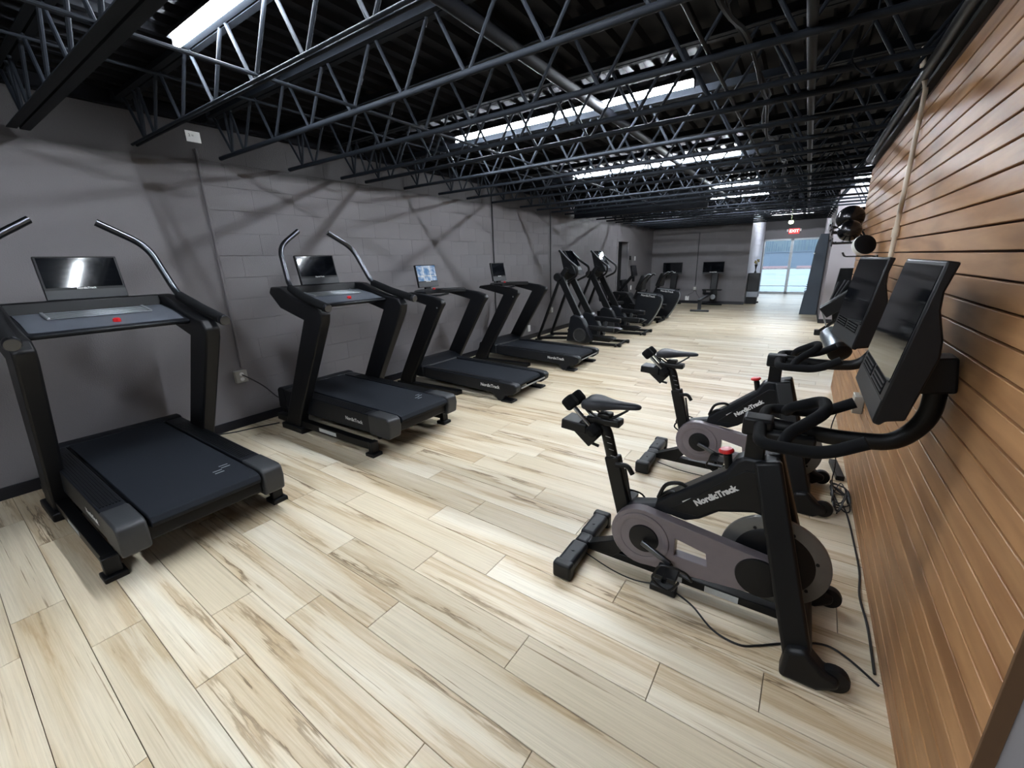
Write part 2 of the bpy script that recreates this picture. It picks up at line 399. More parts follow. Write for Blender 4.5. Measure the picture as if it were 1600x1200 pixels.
# block walls
CH, CW = 0.2025, 0.405
blk_cache = {}
def block(length, h, axis, m, name='block'):
    key = (round(length, 3), round(h, 3), axis, m.name)
    if key not in blk_cache:
        b = B(); g = 0.0016; e = 0.0003
        if axis == 'x': b.box((-0.006, e, g), (0, length - e, h - g))      # faces +x
        elif axis == '-y': b.box((e, 0, g), (length - e, 0.006, h - g))    # faces -y
        bmesh.ops.bevel(b.bm, geom=list(b.bm.edges), offset=0.0012, segments=1, affect='EDGES')
        me = bpy.data.meshes.new(name); b.bm.to_mesh(me); b.bm.free(); me.materials.append(m); blk_cache[key] = me
    return blk_cache[key]
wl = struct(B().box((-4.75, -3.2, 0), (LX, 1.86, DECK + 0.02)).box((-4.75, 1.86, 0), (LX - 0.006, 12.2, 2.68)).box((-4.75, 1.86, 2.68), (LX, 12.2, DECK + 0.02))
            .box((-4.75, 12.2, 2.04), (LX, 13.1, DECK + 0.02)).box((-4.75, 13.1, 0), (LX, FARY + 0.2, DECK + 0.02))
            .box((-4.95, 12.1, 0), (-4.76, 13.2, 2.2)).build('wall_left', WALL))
stuff_blocks = []
for k in range(13):
    z = 0.05 + CH * k - (0.05 if k == 0 else 0); h = CH + (0.05 if k == 0 else 0)
    y = 1.86 - (CW / 2 if k % 2 else 0)
    while y < 11.97:
        a, c = max(y, 1.86), min(y + CW, 12.2 if y + CW > 11.97 else y + CW); 
        if y < 10.7:
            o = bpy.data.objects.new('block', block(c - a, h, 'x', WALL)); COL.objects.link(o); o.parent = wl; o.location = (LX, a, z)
        else: stuff_blocks.append((a, c, z, h))
        y += CW
b = B()
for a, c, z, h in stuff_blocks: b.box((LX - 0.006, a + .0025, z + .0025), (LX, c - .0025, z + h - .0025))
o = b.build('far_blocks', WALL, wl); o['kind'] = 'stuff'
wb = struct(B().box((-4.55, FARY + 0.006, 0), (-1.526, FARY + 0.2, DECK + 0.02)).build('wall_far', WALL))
for k in range(13):
    z = 0.05 + CH * k - (0.05 if k == 0 else 0); h = CH + (0.05 if k == 0 else 0)
    x = -4.55 - (CW / 2 if k % 2 else 0)
    while x < -1.53:
        a, c = max(x, -4.55), min(x + CW, -1.52)
        if c - a > 0.03:
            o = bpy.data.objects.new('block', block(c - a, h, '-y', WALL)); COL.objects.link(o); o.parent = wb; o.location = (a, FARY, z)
        x += CW
wc = struct(B().box((-1.72, FARY + 0.01, 0), (-1.526, DOORY + 0.2, DECK + 0.02)).build('wall_corridor', WALLC))
bb = B()
for k in range(13):
    y = FARY + 0.005 - (CW / 2 if k % 2 else 0)
    while y < DOORY:
        a, c = max(y, FARY + 0.005), min(y + CW, DOORY)
        if c - a > 0.03: bb.box((-1.526, a + 0.003, 0.05 + CH * k + 0.003), (-1.520, c - 0.003, 0.05 + CH * (k + 1) - 0.003))
        y += CW
o = bb.build('far_blocks', WALLC, wc); o['kind'] = 'stuff'
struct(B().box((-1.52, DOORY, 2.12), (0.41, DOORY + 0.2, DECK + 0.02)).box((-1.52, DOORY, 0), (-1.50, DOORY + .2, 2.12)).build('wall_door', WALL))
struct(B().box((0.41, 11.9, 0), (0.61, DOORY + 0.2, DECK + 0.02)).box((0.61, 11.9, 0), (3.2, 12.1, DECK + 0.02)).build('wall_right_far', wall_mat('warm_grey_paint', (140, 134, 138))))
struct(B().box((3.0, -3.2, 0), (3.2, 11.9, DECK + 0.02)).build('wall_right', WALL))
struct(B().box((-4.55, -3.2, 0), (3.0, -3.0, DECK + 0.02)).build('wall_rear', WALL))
struct(B().box((0.474, 1.075, 0), (0.62, 6.09, 2.41)).box((0.62, 1.075, 0), (3.0, 1.2, 2.41)).build('wall_partition', GREYW, bev=0.002))
# baseboards
struct(B().box((LX, -3.0, 0), (LX + 0.012, 12.2, 0.092)).box((LX, 13.1, 0), (LX + 0.012, FARY - .012, 0.092)).build('baseboard_left', BASEB, bev=0.003))
struct(B().box((LX, FARY - 0.012, 0), (-1.512, FARY, 0.095)).build('baseboard_far', BASEB, bev=0.003))
struct(B().box((0.398, 11.888, 0), (0.41, DOORY, 0.095)).box((0.398, 11.888, 0), (2.99, 11.9, 0.095)).build('baseboard_right', BASEB, bev=0.003))
# steel ledger along the left wall under the deck, girder, deck
struct(B().box((LX, -3.0, 2.762), (LX + 0.05, FARY, 2.775)).box((LX, -3.0, 2.775), (LX + .008, FARY, DECK - .002)).build('trim_1', DECKM))
b = B(); x = -4.70; prof = []
while x < 3.05:
    prof += [(x, DECK), (x + 0.045, DECK), (x + 0.06, DECK + 0.038), (x + 0.135, DECK + 0.038)]; x += 0.15
A = [b.bm.verts.new((p[0], -3.2, p[1])) for p in prof]; Z = [b.bm.verts.new((p[0], 20.6, p[1])) for p in prof]
for i in range(len(prof) - 1): b.bm.faces.new((A[i], Z[i], Z[i + 1], A[i + 1]))
b.box((-4.75, -3.2, DECK + 0.05), (3.2, 20.6, DECK + 0.2))
struct(b.build('ceiling', DECKM, ang=20))
# partition wood slats
ws = thing('slat_wall', (RX + 0.03, 1.07, 0), 'tall brown wooden slat wall with narrow horizontal grooves behind the exercise bikes', 'wall panelling')
OFF = (RX + 0.03, 1.07, 0)
B(OFF).box((RX + 0.016, 1.072, 0), (RX + 0.028, 6.10, 2.41)).build('backing_board', GROOVE, ws)
sl = B(OFF); g = 0.0062
sl.prism([(RX + 0.016, 0.001), (RX + 0.002, 0.001), (RX, 0.003), (RX, 0.0755 - g - 0.002), (RX + 0.002, 0.0755 - g), (RX + 0.016, 0.0755 - g)], 1.072, 6.10)
s0 = sl.build('slat', SLAT, ws)
for k in range(1, 32):
    c = s0.copy(); COL.objects.link(c); c.parent = ws; c.location = (0, 0, 0.0235 + 0.0755 * (k - 1))
s0.scale.z = 0.31
B(OFF).box((RX - 0.001, 1.066, 0), (RX + 0.029, 1.0745, 2.41)).build('end_trim', mat('dark_end_trim_wood', (92, 66, 44), 0.6), ws, bev=0.001)
B(OFF).box((RX - 0.02, 1.06, 2.412), (RX + 0.12, 6.12, 2.44)).tube([(RX - .035, 1.06, 2.475), (RX - .035, 6.2, 2.475)], .028).build('top_rail', METB, ws)
# ------------------------------------------------------------------ roof joists
ys = [0.18, 0.79, 1.40, 2.004, 2.632, 3.228, 3.553, 4.154, 4.797, 5.417, 6.058, 6.92, 7.52, 8.10, 8.70, 9.8, 10.4, 11.05, 11.7, 12.3, 12.95, 13.55, 14.2, 14.8, 15.4]
X0, X1, STEP = -4.45, 2.9, 0.482
def joist(y, flat=False, twin=False):
    root = thing('roof_joist', (-0.8, y, 2.478), '', 'roof joist'); off = (-0.8, y, 2.478)
    if flat:
        B(off).box((X0, y - 0.055, 2.478), (X1, y - 0.006, 2.484)).box((X0, y + 0.006, 2.478), (X1, y + 0.055, 2.484)).box((X0, y - .012, 2.484), (X1, y - .006, 2.53)).box((X0, y + .006, 2.484), (X1, y + .012, 2.53)).build('bottom_chord', STEEL, root)
    else:
        (B(off).tube([(X0, y - 0.015, 2.494), (X1, y - 0.015, 2.494)], 0.0095, 10).tube([(X0, y + 0.015, 2.494), (X1, y + 0.015, 2.494)], 0.0095, 10) if twin else B(off).tube([(X0, y, 2.495), (X1, y, 2.495)], 0.0175, 12)).build('bottom_chord', STEEL, root)
    B(off).box((X0, y - 0.045, 2.81), (X1, y - 0.006, 2.816)).box((X0, y + 0.006, 2.81), (X1, y + 0.045, 2.816)).box((X0, y - .012, 2.816), (X1, y - .006, 2.873)).box((X0, y + .006, 2.816), (X1, y + .012, 2.873)).box((LX + .001, y - .05, 2.777), (X0, y + .05, 2.873)).build('top_chord', STEEL, root)
    return root, off
def rods(y, off):
    out = []; x = -4.5 + 0.01
    k = 0; first = True
    # the nodes: bottom nodes every STEP, top nodes a little left of the middle
    nb = [-2.565 + STEP * i for i in range(-3, 12)]
    segs = [((-4.43, y, 2.81), (nb[0] - .20, y, 2.50)), ((nb[0] - .20, y, 2.50), (nb[0] - .22, y, 2.81)), ((nb[0] - .20, y, 2.50), (nb[0] - .11, y, 2.81))]
    for xb in nb:
        if xb > X1 - 0.1: break
        segs.append(((xb - 0.015, y, 2.50), (xb - 0.19, y, 2.81)) if xb != nb[0] else ((xb - .01, y, 2.5), (xb - .12, y, 2.81)))
        segs.append(((xb + 0.015, y, 2.50), (xb + 0.225, y, 2.81)))
    return segs
SEG = rods(0, None)
def add_rods(root, y, separate):
    off = (-0.8, y, 2.478)
    if separate:
        for a, c in SEG: B(off).tube([(a[0], y, a[2]), (c[0], y, c[2])], 0.0105, 8).build('web_rod', STEEL, root)
    else:
        b = B(off)
        for a, c in SEG: b.tube([(a[0], y, a[2]), (c[0], y, c[2])], 0.0105, 5)
        b.build('web', STEEL, root)['kind'] = 'stuff'
jn = thing_flat = None
jf, off = joist(0.79, True); add_rods(jf, 0.79, True)
jf['label'] = 'wide flat-bottomed dark steel roof joist, at the upper left picture corner'; jf['group'] = 'roof joists'
jt, off = joist(1.40, twin=True); add_rods(jt, 1.40, True); jt['label'] = 'steel roof joist with twin bright rods, just behind the first strip lamp'; jt['group'] = 'roof joists'
ja, off = joist(2.004); add_rods(ja, 2.004, True)
jb, off = joist(8.70); add_rods(jb, 8.70, False); jb['group'] = 'roof joists'
ordn = {2.004: 'dark steel roof joist directly beyond the bright twin-rod one', 2.632: 'dark steel roof joist, second beyond the bright twin-rod one',
        3.228: 'dark steel roof joist, near one of the close-set pair before the second strip lamp', 3.553: 'dark steel roof joist, far one of the close-set pair before the second strip lamp',
        4.154: 'pale-lit steel roof joist directly beyond the second strip lamp', 4.797: 'dark steel roof joist, second beyond the second strip lamp',
        5.417: 'dark steel roof joist, third beyond the second strip lamp', 6.058: 'dark steel roof joist directly before the third strip lamp',
        6.92: 'pale-lit steel roof joist directly beyond the third strip lamp', 7.52: 'dark steel roof joist, second beyond the third strip lamp',
        8.10: 'dark steel roof joist, third beyond the third strip lamp', 8.70: 'dark steel roof joist right before the deep solid girder'}
for y in ys:
    if y in (0.79, 1.40): continue
    if y == 8.70: o = jb
    elif y == 2.004: o = ja
    elif y < 8.2: o = dup(ja, (-0.8, y, 2.478), '')
    else: o = dup(jb, (-0.8, y, 2.478), '')
    o['label'] = ordn.get(y) or ORD[[q for q in ys if q > 9].index(y)] + ' dark steel roof joist beyond the deep solid girder' if y > 2 else 'x'; o['group'] = 'roof joists'
    if y == 0.18: o['label'] = 'dark steel roof joist nearest the viewer, above the frame corner'
g = B((-2, 9.3, 2.44)).box((-4.5, 9.2, 2.44), (-1.70, 9.32, 2.452)).box((-4.5, 9.255, 2.452), (-1.70, 9.265, 2.84)).box((-4.5, 9.2, 2.84), (-1.70, 9.32, 2.872)).build('roof_girder', DECKM)
g.location = (-2, 9.3, 2.44); tag(g, 'deep solid dark steel girder crossing the roof beyond the third strip lamp', 'girder')
# bridging rods and beams along the hall
def single(b, name, m, loc, label, cat, group=None, bev=0.0, seg=2):
    o = b.build(name, m, None, bev, seg); o.location = loc; return tag(o, label, cat, group)
def S(loc): return B(loc)
for X, lab in ((-2.53, 'thin steel bridging rod tying the joist bottoms, nearer the left wall'), (-0.55, 'thin steel bridging rod tying the joist bottoms over the middle of the hall')):
    single(S((X, 8, 2.5)).tube([(X, -2.9, 2.522), (X, 15.5, 2.522)], 0.010, 8), 'bridging_rod', STEEL, (X, 8, 2.5), lab, 'steel rod', 'bridging rods')
for X, lab in ((-3.7, 'thin steel rod tying the joist tops beside the left wall'),):
    single(S((X, 8, 2.8)).tube([(X, -2.9, 2.79), (X, 15.5, 2.79)], 0.009, 8), 'bridging_rod', STEEL, (X, 8, 2.8), lab, 'steel rod', 'bridging rods')
single(S((-1.66, 6, 2.8)).tube([(-1.66, -2.9, 2.80), (-1.66, 15.4, 2.80)], 0.042, 12), 'roof_pipe', DECKM, (-1.66, 6, 2.8), 'thick dark pipe running along the roof through the joists', 'pipe')
single(S((-0.12, 6, 2.5)).tube([(-0.12, -2.9, 2.53), (-0.12, 15.4, 2.53)], 0.022, 12), 'roof_pipe', STEEL, (-0.12, 6, 2.5), 'slim straight pipe hung under the joists toward the wood wall', 'pipe')
pts = [(-0.40 + 0.03 * math.sin(y * 2.3), y, 2.56 + 0.04 * math.sin(y * 5.1)) for y in [i * 0.3 for i in range(-4, 50)]]
single(S((-0.4, 6, 2.55)).tube(smooth(pts, 3), 0.012, 6).tube(smooth([(p[0] + 0.03 * math.sin(p[1] * 4), p[1], p[2] + 0.015) for p in pts], 3), 0.008, 6), 'cable_bundle', STEEL, (-0.4, 6, 2.55), 'loose twisted cable bundle hanging below the roof joists', 'cable')
for (x, y, n) in ((0.1, 2.9, 0), (0.2, 4.4, 1), (0.12, 5.6, 2)):
    single(S((x, y, 2.4)).tube(smooth([(x, y, 2.88), (x + .02, y, 2.6), (x - .05, y + .02, 2.45), (x + .03, y + .04, 2.36), (x + .07, y + .03, 2.42)], 5), 0.004, 5), 'hanging_wire', STEEL, (x, y, 2.4), ['loose wire end dangling from the dark roof, the nearest', 'loose wire end dangling from the dark roof, the middle one', 'loose wire end dangling from the dark roof, the farthest'][n], 'wire', 'dangling wires')
# ------------------------------------------------------------------ strip lamps
def lamp(x0, x1, y, label, z=2.80, units=2):
    cx = (x0 + x1) / 2; off = (cx, y, z); root = thing('strip_lamp', off, label, 'ceiling lamp', 'strip lamps')
    L1 = (x1 - x0) / units
    for u in range(units):
        a = x0 + u * L1 + 0.012; c = a + L1 - 0.024
        h = B(off); prof = [(y - 0.048, z + 0.030), (y - 0.042, z + 0.04), (y - 0.03, z + 0.07), (y + 0.03, z + 0.07), (y + 0.042, z + 0.04), (y + 0.048, z + 0.030), (y + 0.025, z + 0.028), (y - .025, z + .028)]
        h.prism(prof, a, c, 'x'); h.box((a - .004, y - .02, z - .018), (a, y + .02, z + .035)).box((c, y - .02, z - .018), (c + .004, y + .02, z + .035))
        h.build('reflector', HOUS, root)
        B(off).tube([(a, y, z + 0.005), (c, y, z + 0.005)], 0.014, 10).build('tube', TUBEM, root)
        for xx in (a + .2, c - .2): B(off).tube([(xx, y, z + .068), (xx, y, DECK)], .006, 6).build('hanger', STEEL, root)
    return root
lamp(-3.22, -0.80, 1.33, 'bright strip lamp nearest the viewer, at the upper left edge')
lamp(-3.30, -0.88, 3.88, 'long bright strip lamp in the roof, second from the viewer')
lamp(-3.28, -0.88, 6.68, 'long bright strip lamp in the roof, third from the viewer')
lamp(-2.14, -0.90, 9.45, 'short bright strip lamp in the roof beyond the girder', units=1)
lamp(-2.05, -0.85, 11.4, 'small far strip lamp above the way to the glass doors', units=1)
lamp(0.50, 1.9, 10.15, 'strip lamp partly hidden behind the far end of the wood wall')
lamp(0.60, 1.8, 11.4, 'faint second strip lamp behind the far end of the wood wall', units=1)
lamp(-1.2, -0.0, 17.9, 'strip lamp over the entrance just before the glass doors', units=1)
lamp(-2.6, -0.2, -1.30, 'strip lamp behind the viewer')
lamp(-4.0, -2.8, 12.0, 'strip lamp hidden behind the girder lighting the far left roof', units=1)
# far sparkle emergency lamp
single(S((-0.55, 16.2, 2.4)).lathe((-0.55, 16.2, 2.42), [(0, 0), (.05, .01), (.07, .05), (.05, .12), (.01, .13), (.01, .455), (0, .455)], 'z', 16), 'round_lamp', emis('small_lamp_glow', (225, 240, 200), 5), (-0.55, 16.2, 2.4), 'small round lit lamp under the roof before the glass doors', 'ceiling lamp')
# ------------------------------------------------------------------ glass doors and outdoors
dx0, dx1 = -1.50, 0.41
for i, (a, c) in enumerate(((dx0, -0.545), (-0.545, dx1))):
    rt = thing('door_%d' % (i + 1), ((a + c) / 2, DOORY + .05, 0), 'glass shop door with silver frame, %s of the pair' % ('nearer the pale corridor wall' if i == 0 else 'partly behind the slate cabinet'), 'door'); rt['kind'] = 'structure'
    off = ((a + c) / 2, DOORY + .05, 0); fb = B(off)
    for (p, q) in (((a, 0), (a + .05, 2.12)), ((c - .05, 0), (c, 2.12)), ((a, 2.05), (c, 2.12)), ((a, 0), (c, .09))): fb.box((p[0], DOORY + .02, p[1]), (q[0], DOORY + .07, q[1]))
    fb.build('door_frame', WHF, rt, bev=0.004)
    B(off).box((a + .05, DOORY + .04, .09), (c - .05, DOORY + .047, 2.05)).build('pane', GLASS, rt)
    B(off).box((a + .05, DOORY + .0, .98), (c - .05, DOORY + .03, 1.01)).box((a + .05, DOORY + .0, .30), (c - .05, DOORY + .03, .325)).build('push_bar', WHF, rt)
SNOW = mat('pale_lot_ground', (128, 132, 136), 0.8, var=0.22, scale=0.5)
struct(B().box((-60, DOORY + .2, -0.2), (60, 160, -0.03)).build('ground_outside', SNOW))
TREES = mat('pale_hazy_trees', (112, 122, 126), 0.9, var=0.2, scale=.3)
single(S((-5, 120, 0)).box((-90, 118, 0), (80, 122, 8)), 'tree_line', TREES, (-5, 120, 0), 'pale hazy tree line beyond the parking lot, seen through the glass doors', 'trees')['kind'] = 'stuff'
random.seed(5); b = S((-5, 116, 0))
for i in range(160): x = -34 + i * .42 + random.random() * .3; b.box((x, 116, 0), (x + .06 + .12 * random.random(), 116.1, 3 + 4 * random.random()))
single(b, 'tree_trunks', mat('grey_blue_trunks', (84, 96, 108), 0.9), (-5, 116, 0), 'thin grey vertical tree trunks before the hazy tree line', 'trees')['kind'] = 'stuff'
single(S((-3, 60, 0)).box((-22, 60, -.1), (20, 61, 1.75)).box((-22.2, 59.9, 1.75), (20.2, 61.1, 1.85)), 'low_building', mat('blue_grey_siding', (98, 107, 118), 0.8), (-3, 60, 0), 'long low blue-grey building across the parking lot', 'building')
single(S((-1, 42, 0)).box((-9, 42, .35), (-1.2, 42.2, .6)).box((-.6, 42, .35), (7, 42.2, .6)).box((-9, 42, .0), (-8.8, 42.2, .4)).box((6, 42, 0), (6.2, 42.2, .4)), 'guard_rail', mat('pale_red_rail', (150, 118, 118), .7), (-1, 42, 0), 'low pale red rail seen through the glass doors', 'rail')
ex = thing('exit_sign', (-0.55, DOORY - .03, 2.38), 'red illuminated EXIT sign above the glass doors', 'sign'); off = (-0.55, DOORY - .03, 2.38)
B(off).box((-.72, DOORY - .06, 2.29), (-.38, DOORY, 2.48)).build('sign_body', emis('red_sign_face', (240, 60, 60), .9), ex, bev=.006)
text('lettering', 'EXIT', .15, emis('sign_letters', (255, 215, 205), 1.6), ex, (-.55, DOORY - .063, 2.385), (1, 0, 0), (0, 0, 1), off, bold=.004)
for s in (-1, 1): B(off).box((-.55 + s * .18 - .06 * (s < 0), DOORY - .07, 2.37), (-.55 + s * .18 + .06 * (s > 0) + .001, DOORY - .01, 2.46)).build('lamp_head', WHT, ex, bev=.01)
# left wall door frame
dr = thing('door_3', (LX, 12.65, 0), 'dark open doorway in the grey wall behind the ellipticals', 'door'); dr['kind'] = 'structure'
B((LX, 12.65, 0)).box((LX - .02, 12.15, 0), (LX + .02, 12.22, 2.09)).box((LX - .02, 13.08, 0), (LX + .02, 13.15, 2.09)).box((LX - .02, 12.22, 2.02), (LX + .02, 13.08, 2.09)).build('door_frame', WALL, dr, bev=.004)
B((LX, 12.65, 0)).box((LX - .19, 12.22, 0.005), (LX - .15, 12.95, 2.02)).build('door_leaf', METB, dr, bev=.004)
# ------------------------------------------------------------------ wall fittings
for y, z0, z1, lab in ((1.85, 0.6, 2.56, 'grey conduit down the block wall between the two front treadmills'), (6.17, 0.12, 2.76, 'thin conduit down the block wall behind the fourth treadmill'), (8.21, 0.58, 2.76, 'dark conduit down the block wall before the first elliptical')):
    single(S((LX, y, z0)).tube([(LX + .016, y, z0), (LX + .016, y, z1)], .011, 10), 'wall_conduit', WALL if y < 2 else GREY, (LX, y, z0), lab, 'conduit', 'wall conduits')
single(S((-3.0, FARY, .6)).tube([(-3.03, FARY - .016, .6), (-3.03, FARY - .016, 2.3)], .012, 8), 'wall_conduit', GREY, (-3.0, FARY, .6), 'grey conduit down the far wall between two big screens', 'conduit', 'wall conduits')
def outlet(y, z, lab, x=LX, axis='x'):
    off = (x, y, z) ; rt = thing('wall_outlet', off, lab, 'outlet', 'wall outlets')
    if axis == 'x':
        B(off).box((x, y - .055, z - .06), (x + .05, y + .055, z + .06)).build('outlet_box', GALV, rt, bev=.006)
        for dz in (-.025, .025): B(off).lathe((x + .05, y, z + dz), [(0.019, 0), (0.019, .004), (0, .004)], 'x', 14).build('socket', WHT, rt)
    else:
        B(off).box((x - .055, y - .04, z - .06), (x + .055, y, z + .06)).build('outlet_box', GALV, rt, bev=.006)
        for dz in (-.025, .025): B(off).lathe((x, y - .04, z + dz), [(0.019, 0), (0.019, -.004), (0, -.004)], 'y', 14).build('socket', WHT, rt)
    return rt
outlet(1.82, .52, 'grey metal outlet box with a plugged cord beside the nearest treadmill')
outlet(8.21, .50, 'metal outlet box on the wall behind the first elliptical')
outlet(FARY, .50, 'metal outlet box on the far wall between the big screens', x=-3.03, axis='y')
for y, z, lab in ((7.3, .22, 'small white wall plate low behind the fourth treadmill'), (13.75, 1.54, 'small white thermostat on the wall beyond the dark doorway'), (13.5, .65, 'white plug adapter on the wall below the thermostat')):
    single(S((LX, y, z)).box((LX, y - .04, z - .065), (LX + .02, y + .04, z + .065)), 'wall_plate', WHT, (LX, y, z), lab, 'wall plate', bev=.004)
single(S((LX, 13.3, 1.56)).box((LX, 13.26, 1.50), (LX + .03, 13.34, 1.62)), 'wall_switch', METB, (LX, 13.3, 1.56), 'small black wall switch beside the dark doorway', 'switch', bev=.004)
single(S((-3.26, FARY, .09)).box((-3.32, FARY - .02, .10), (-3.2, FARY, .24)), 'wall_plate', WHT, (-3.26, FARY, .09), 'white outlet plate just above the far baseboard', 'wall plate', bev=.004)
nb_ = thing('paper_notice', (LX, 1.86, 2.66), 'small white paper notice high on the block wall under the roof', 'notice')
B((LX, 1.86, 2.66)).box((LX + .001, 1.805, 2.615), (LX + .004, 1.915, 2.70)).build('sheet', WHT, nb_)
text('print', '2 =', .03, METB, nb_, (LX + .0045, 1.845, 2.665), (0, 1, 0), (0, 0, 1), (LX, 1.86, 2.66), depth=.0003)
single(S((RX, 3.57, 1.2)).tube(fillet([(RX - .018, 3.52, .62), (RX - .018, 3.56, 2.42), (RX - .05, 3.56, 2.50), (RX - .06, 3.57, 2.62)], .05), .0125, 12).tube([(RX - .018, 3.54, 1.62), (RX - .018, 3.54, 1.68)], .018, 12), 'wall_conduit', BEIGEP, (RX, 3.57, 1.2), 'pale beige conduit running up the wooden slat wall', 'conduit', 'wall conduits')
jb_ = thing('junction_box', (RX, 3.52, .5), 'galvanised junction box low on the wooden slat wall beside the first bike screen', 'outlet')
B((RX, 3.52, .5)).box((RX - .055, 3.46, .50), (RX, 3.58, .62)).build('outlet_box', GALV, jb_, bev=.005)
B((RX, 3.52, .5)).lathe((RX - .055, 3.52, .56), [(.018, 0), (.018, -.03), (0, -.03)], 'x', 12).build('plug', METB, jb_)
# ================================================================== TREADMILLS
def screen(root, off, cx, cy, z0, z1, w, xb, xt, disp, logo=True):
    """tilted screen facing +x: bottom at xb,z0, top at xt,z1"""
    hh = z1 - z0; ch = 0.22
    def X(z): return xb + (xt - xb) * (z - z0) / hh
    n = Vector((hh, 0, xb - xt)).normalized()
    def quad(bb, ya, yb, za, zb, t0, t1):
        pr = []
        for z, t in ((za, t0), (zb, t0), (zb, t1), (za, t1)): pr.append((X(z) + n.x * t, z + n.z * t))
        return bb.prism(pr, ya, yb)
    root0 = root; root = quad(B(off), cy - w / 2, cy + w / 2, z0, z1, -.028, 0).build('screen_body', BLK, root, bev=.005)
    p = B(off); quad(p, cy - w / 2 + .013, cy + w / 2 - .013, z0 + hh * ch + .016, z1 - .010, 0.0, .002)
    pd = p.build('display', disp, root)
    if disp is LITS:
        uv = pd.data.uv_layers.new(name='UVMap'); lo = cy - w / 2 - off[1]
        for l in pd.data.loops:
            v = pd.data.vertices[l.vertex_index].co; uv.data[l.index].uv = ((v.y - lo) / w, (v.z - z0) / hh)
    quad(B(off), cy - w / 2 + .003, cy + w / 2 - .003, z0 + .003, z0 + hh * ch, 0, .002).build('speaker_strip', GREY, root)
    if logo:
        zz = z0 + hh * (ch + .035)
        text('lettering', 'NordicTrack', w * .045, LETT, root, (X(zz) + n.x * .0035, cy, zz + n.z * .0035), (0, 1, 0), (xt - xb, 0, hh), off, depth=.0004, bold=.0003)
    B(off).bar((X(z0) - .03, cy, z0 - .06), (X(z0) - .035, cy, z0 + .01), .10, .03, up=(1, 0, 0)).build('screen_stand', BLK, root0, bev=.004)
def incline_treadmill(cy, label):
    off = (-3.5, cy, 0); rt = thing('treadmill', off, label, 'treadmill', 'treadmills along the block wall')
    Bo = lambda: B(off)
    # running deck
    Bo().prism([(-4.22, .22), (-4.18, .355), (-2.66, .315), (-2.64, .20), (-2.72, .16), (-4.1, .15)], cy - .285, cy + .285).build('deck', BLK, rt, bev=.008)
    Bo().prism([(-4.2, .356), (-4.2, .372), (-2.66, .342), (-2.615, .33), (-2.60, .30), (-2.615, .275), (-2.66, .262), (-2.7, .30)], cy - .272, cy + .272).build('belt', BELT, rt, bev=.004)
    bm = Bo()
    for yy, ln in ((.19, .05), (.135, .05)):
        for dx in (0, .035): bm.box((-2.86 + dx - (yy - .135), cy + yy - .02 + dx * .0, .3465), (-2.85 + dx - (yy - .135), cy + yy + .03, .3475), rot=('Y', 1.2))
    bm.build('belt_mark', SILV, rt)
    Bo().prism([(-4.32, .17), (-4.30, .36), (-4.27, .385), (-4.20, .385), (-4.17, .372), (-4.17, .16)], cy - .41, cy + .41).build('front_hood', NAVY, rt, bev=.01)
    for s in (-1, 1):
        ya, yb = sorted((cy + s * .29, cy + s * .405))
        srl = Bo().prism([(-4.17, .18), (-4.17, .372), (-2.86, .345), (-2.86, .18)], ya, yb).build('side_rail', NAVY, rt, bev=.006)
        rb = Bo()
        for i in range(7):
            yy = ya + .014 + i * .0135; rb.prism([(-4.0, .366), (-4.0, .372), (-2.93, .350), (-2.93, .344)], yy, yy + .006)
        rb.build('rib', BLK, srl)['kind'] = 'stuff'
        Bo().prism([(-2.87, .17), (-2.87, .352), (-2.64, .347), (-2.61, .33), (-2.60, .27), (-2.615, .18), (-2.64, .165)], ya - .004, yb + .004).build('rear_cap', GREY, rt, bev=.012, seg=3)
        # base frame
        Bo().box((-4.30, cy + s * .425 - .03, .055), (-2.84, cy + s * .425 + .03, .12)).build('base_rail', METB, rt, bev=.004)
        for xx in (-2.84, -3.95): Bo().box((xx - .03, cy + s * .43 - .05, .0), (xx + .075, cy + s * .43 + .05, .03)).box((xx - .0, cy + s * .43 - .035, .03), (xx + .05, cy + s * .43 + .035, .13)).build('foot', BLK, rt, bev=.006)
        # uprights with the shoulder that bends forward
        yu = cy + s * .425
        Bo().prism([(-4.12, .04), (-3.86, .04), (-3.84, .14), (-3.24, 1.10), (-3.22, 1.17), (-3.27, 1.225), (-3.42, 1.25), (-3.62, 1.30), (-3.80, 1.375), (-3.95, 1.385), (-3.99, 1.33), (-3.84, 1.20), (-3.50, 1.11), (-4.04, .20)], yu - .045, yu + .045).build('upright', BLK, rt, bev=.012, seg=2)
        Bo().box((-4.16, yu - .07, .0), (-3.80, yu + .07, .06)).build('upright_foot', BLK, rt, bev=.01)
        # padded arm and steel bar
        ya2 = cy + s * .435
        Bo().tube(fillet([(-3.12, ya2 + s * .03, 1.225), (-3.45, ya2 + s * .02, 1.30), (-3.68, ya2, 1.375)], .06), [.036, .036, .036, .036, .036, .037, .037, .034], 12, sq=.85).build('padded_arm', FOAM, rt)
        Bo().lathe((-3.12, ya2 + s * .03, 1.225), [(0, .012), (.030, .010), (.035, 0), (.035, -.02)], (1, 0, -.22), 16).build('arm_cap', CHRD, rt)
        Bo().tube(fillet([(-3.66, ya2, 1.37), (-3.71, cy + s * .425, 1.42), (-3.86, cy + s * .375, 1.72), (-3.91, cy + s * .15, 1.865)], .10, 8), .026, 14, sq=.8).build('steel_bar', CHRD, rt)
    # console
    ctr = Bo().prism([(-3.44, 1.20), (-3.43, 1.225), (-3.62, 1.275), (-3.88, 1.315), (-3.95, 1.30), (-3.90, 1.255), (-3.66, 1.20)], cy - .385, cy + .385).build('console_tray', NAVY, rt, bev=.01)
    Bo().prism([(-3.88, 1.30), (-3.90, 1.385), (-3.96, 1.385), (-3.98, 1.28)], cy - .385, cy + .385).build('console_back', BLK, rt, bev=.01)
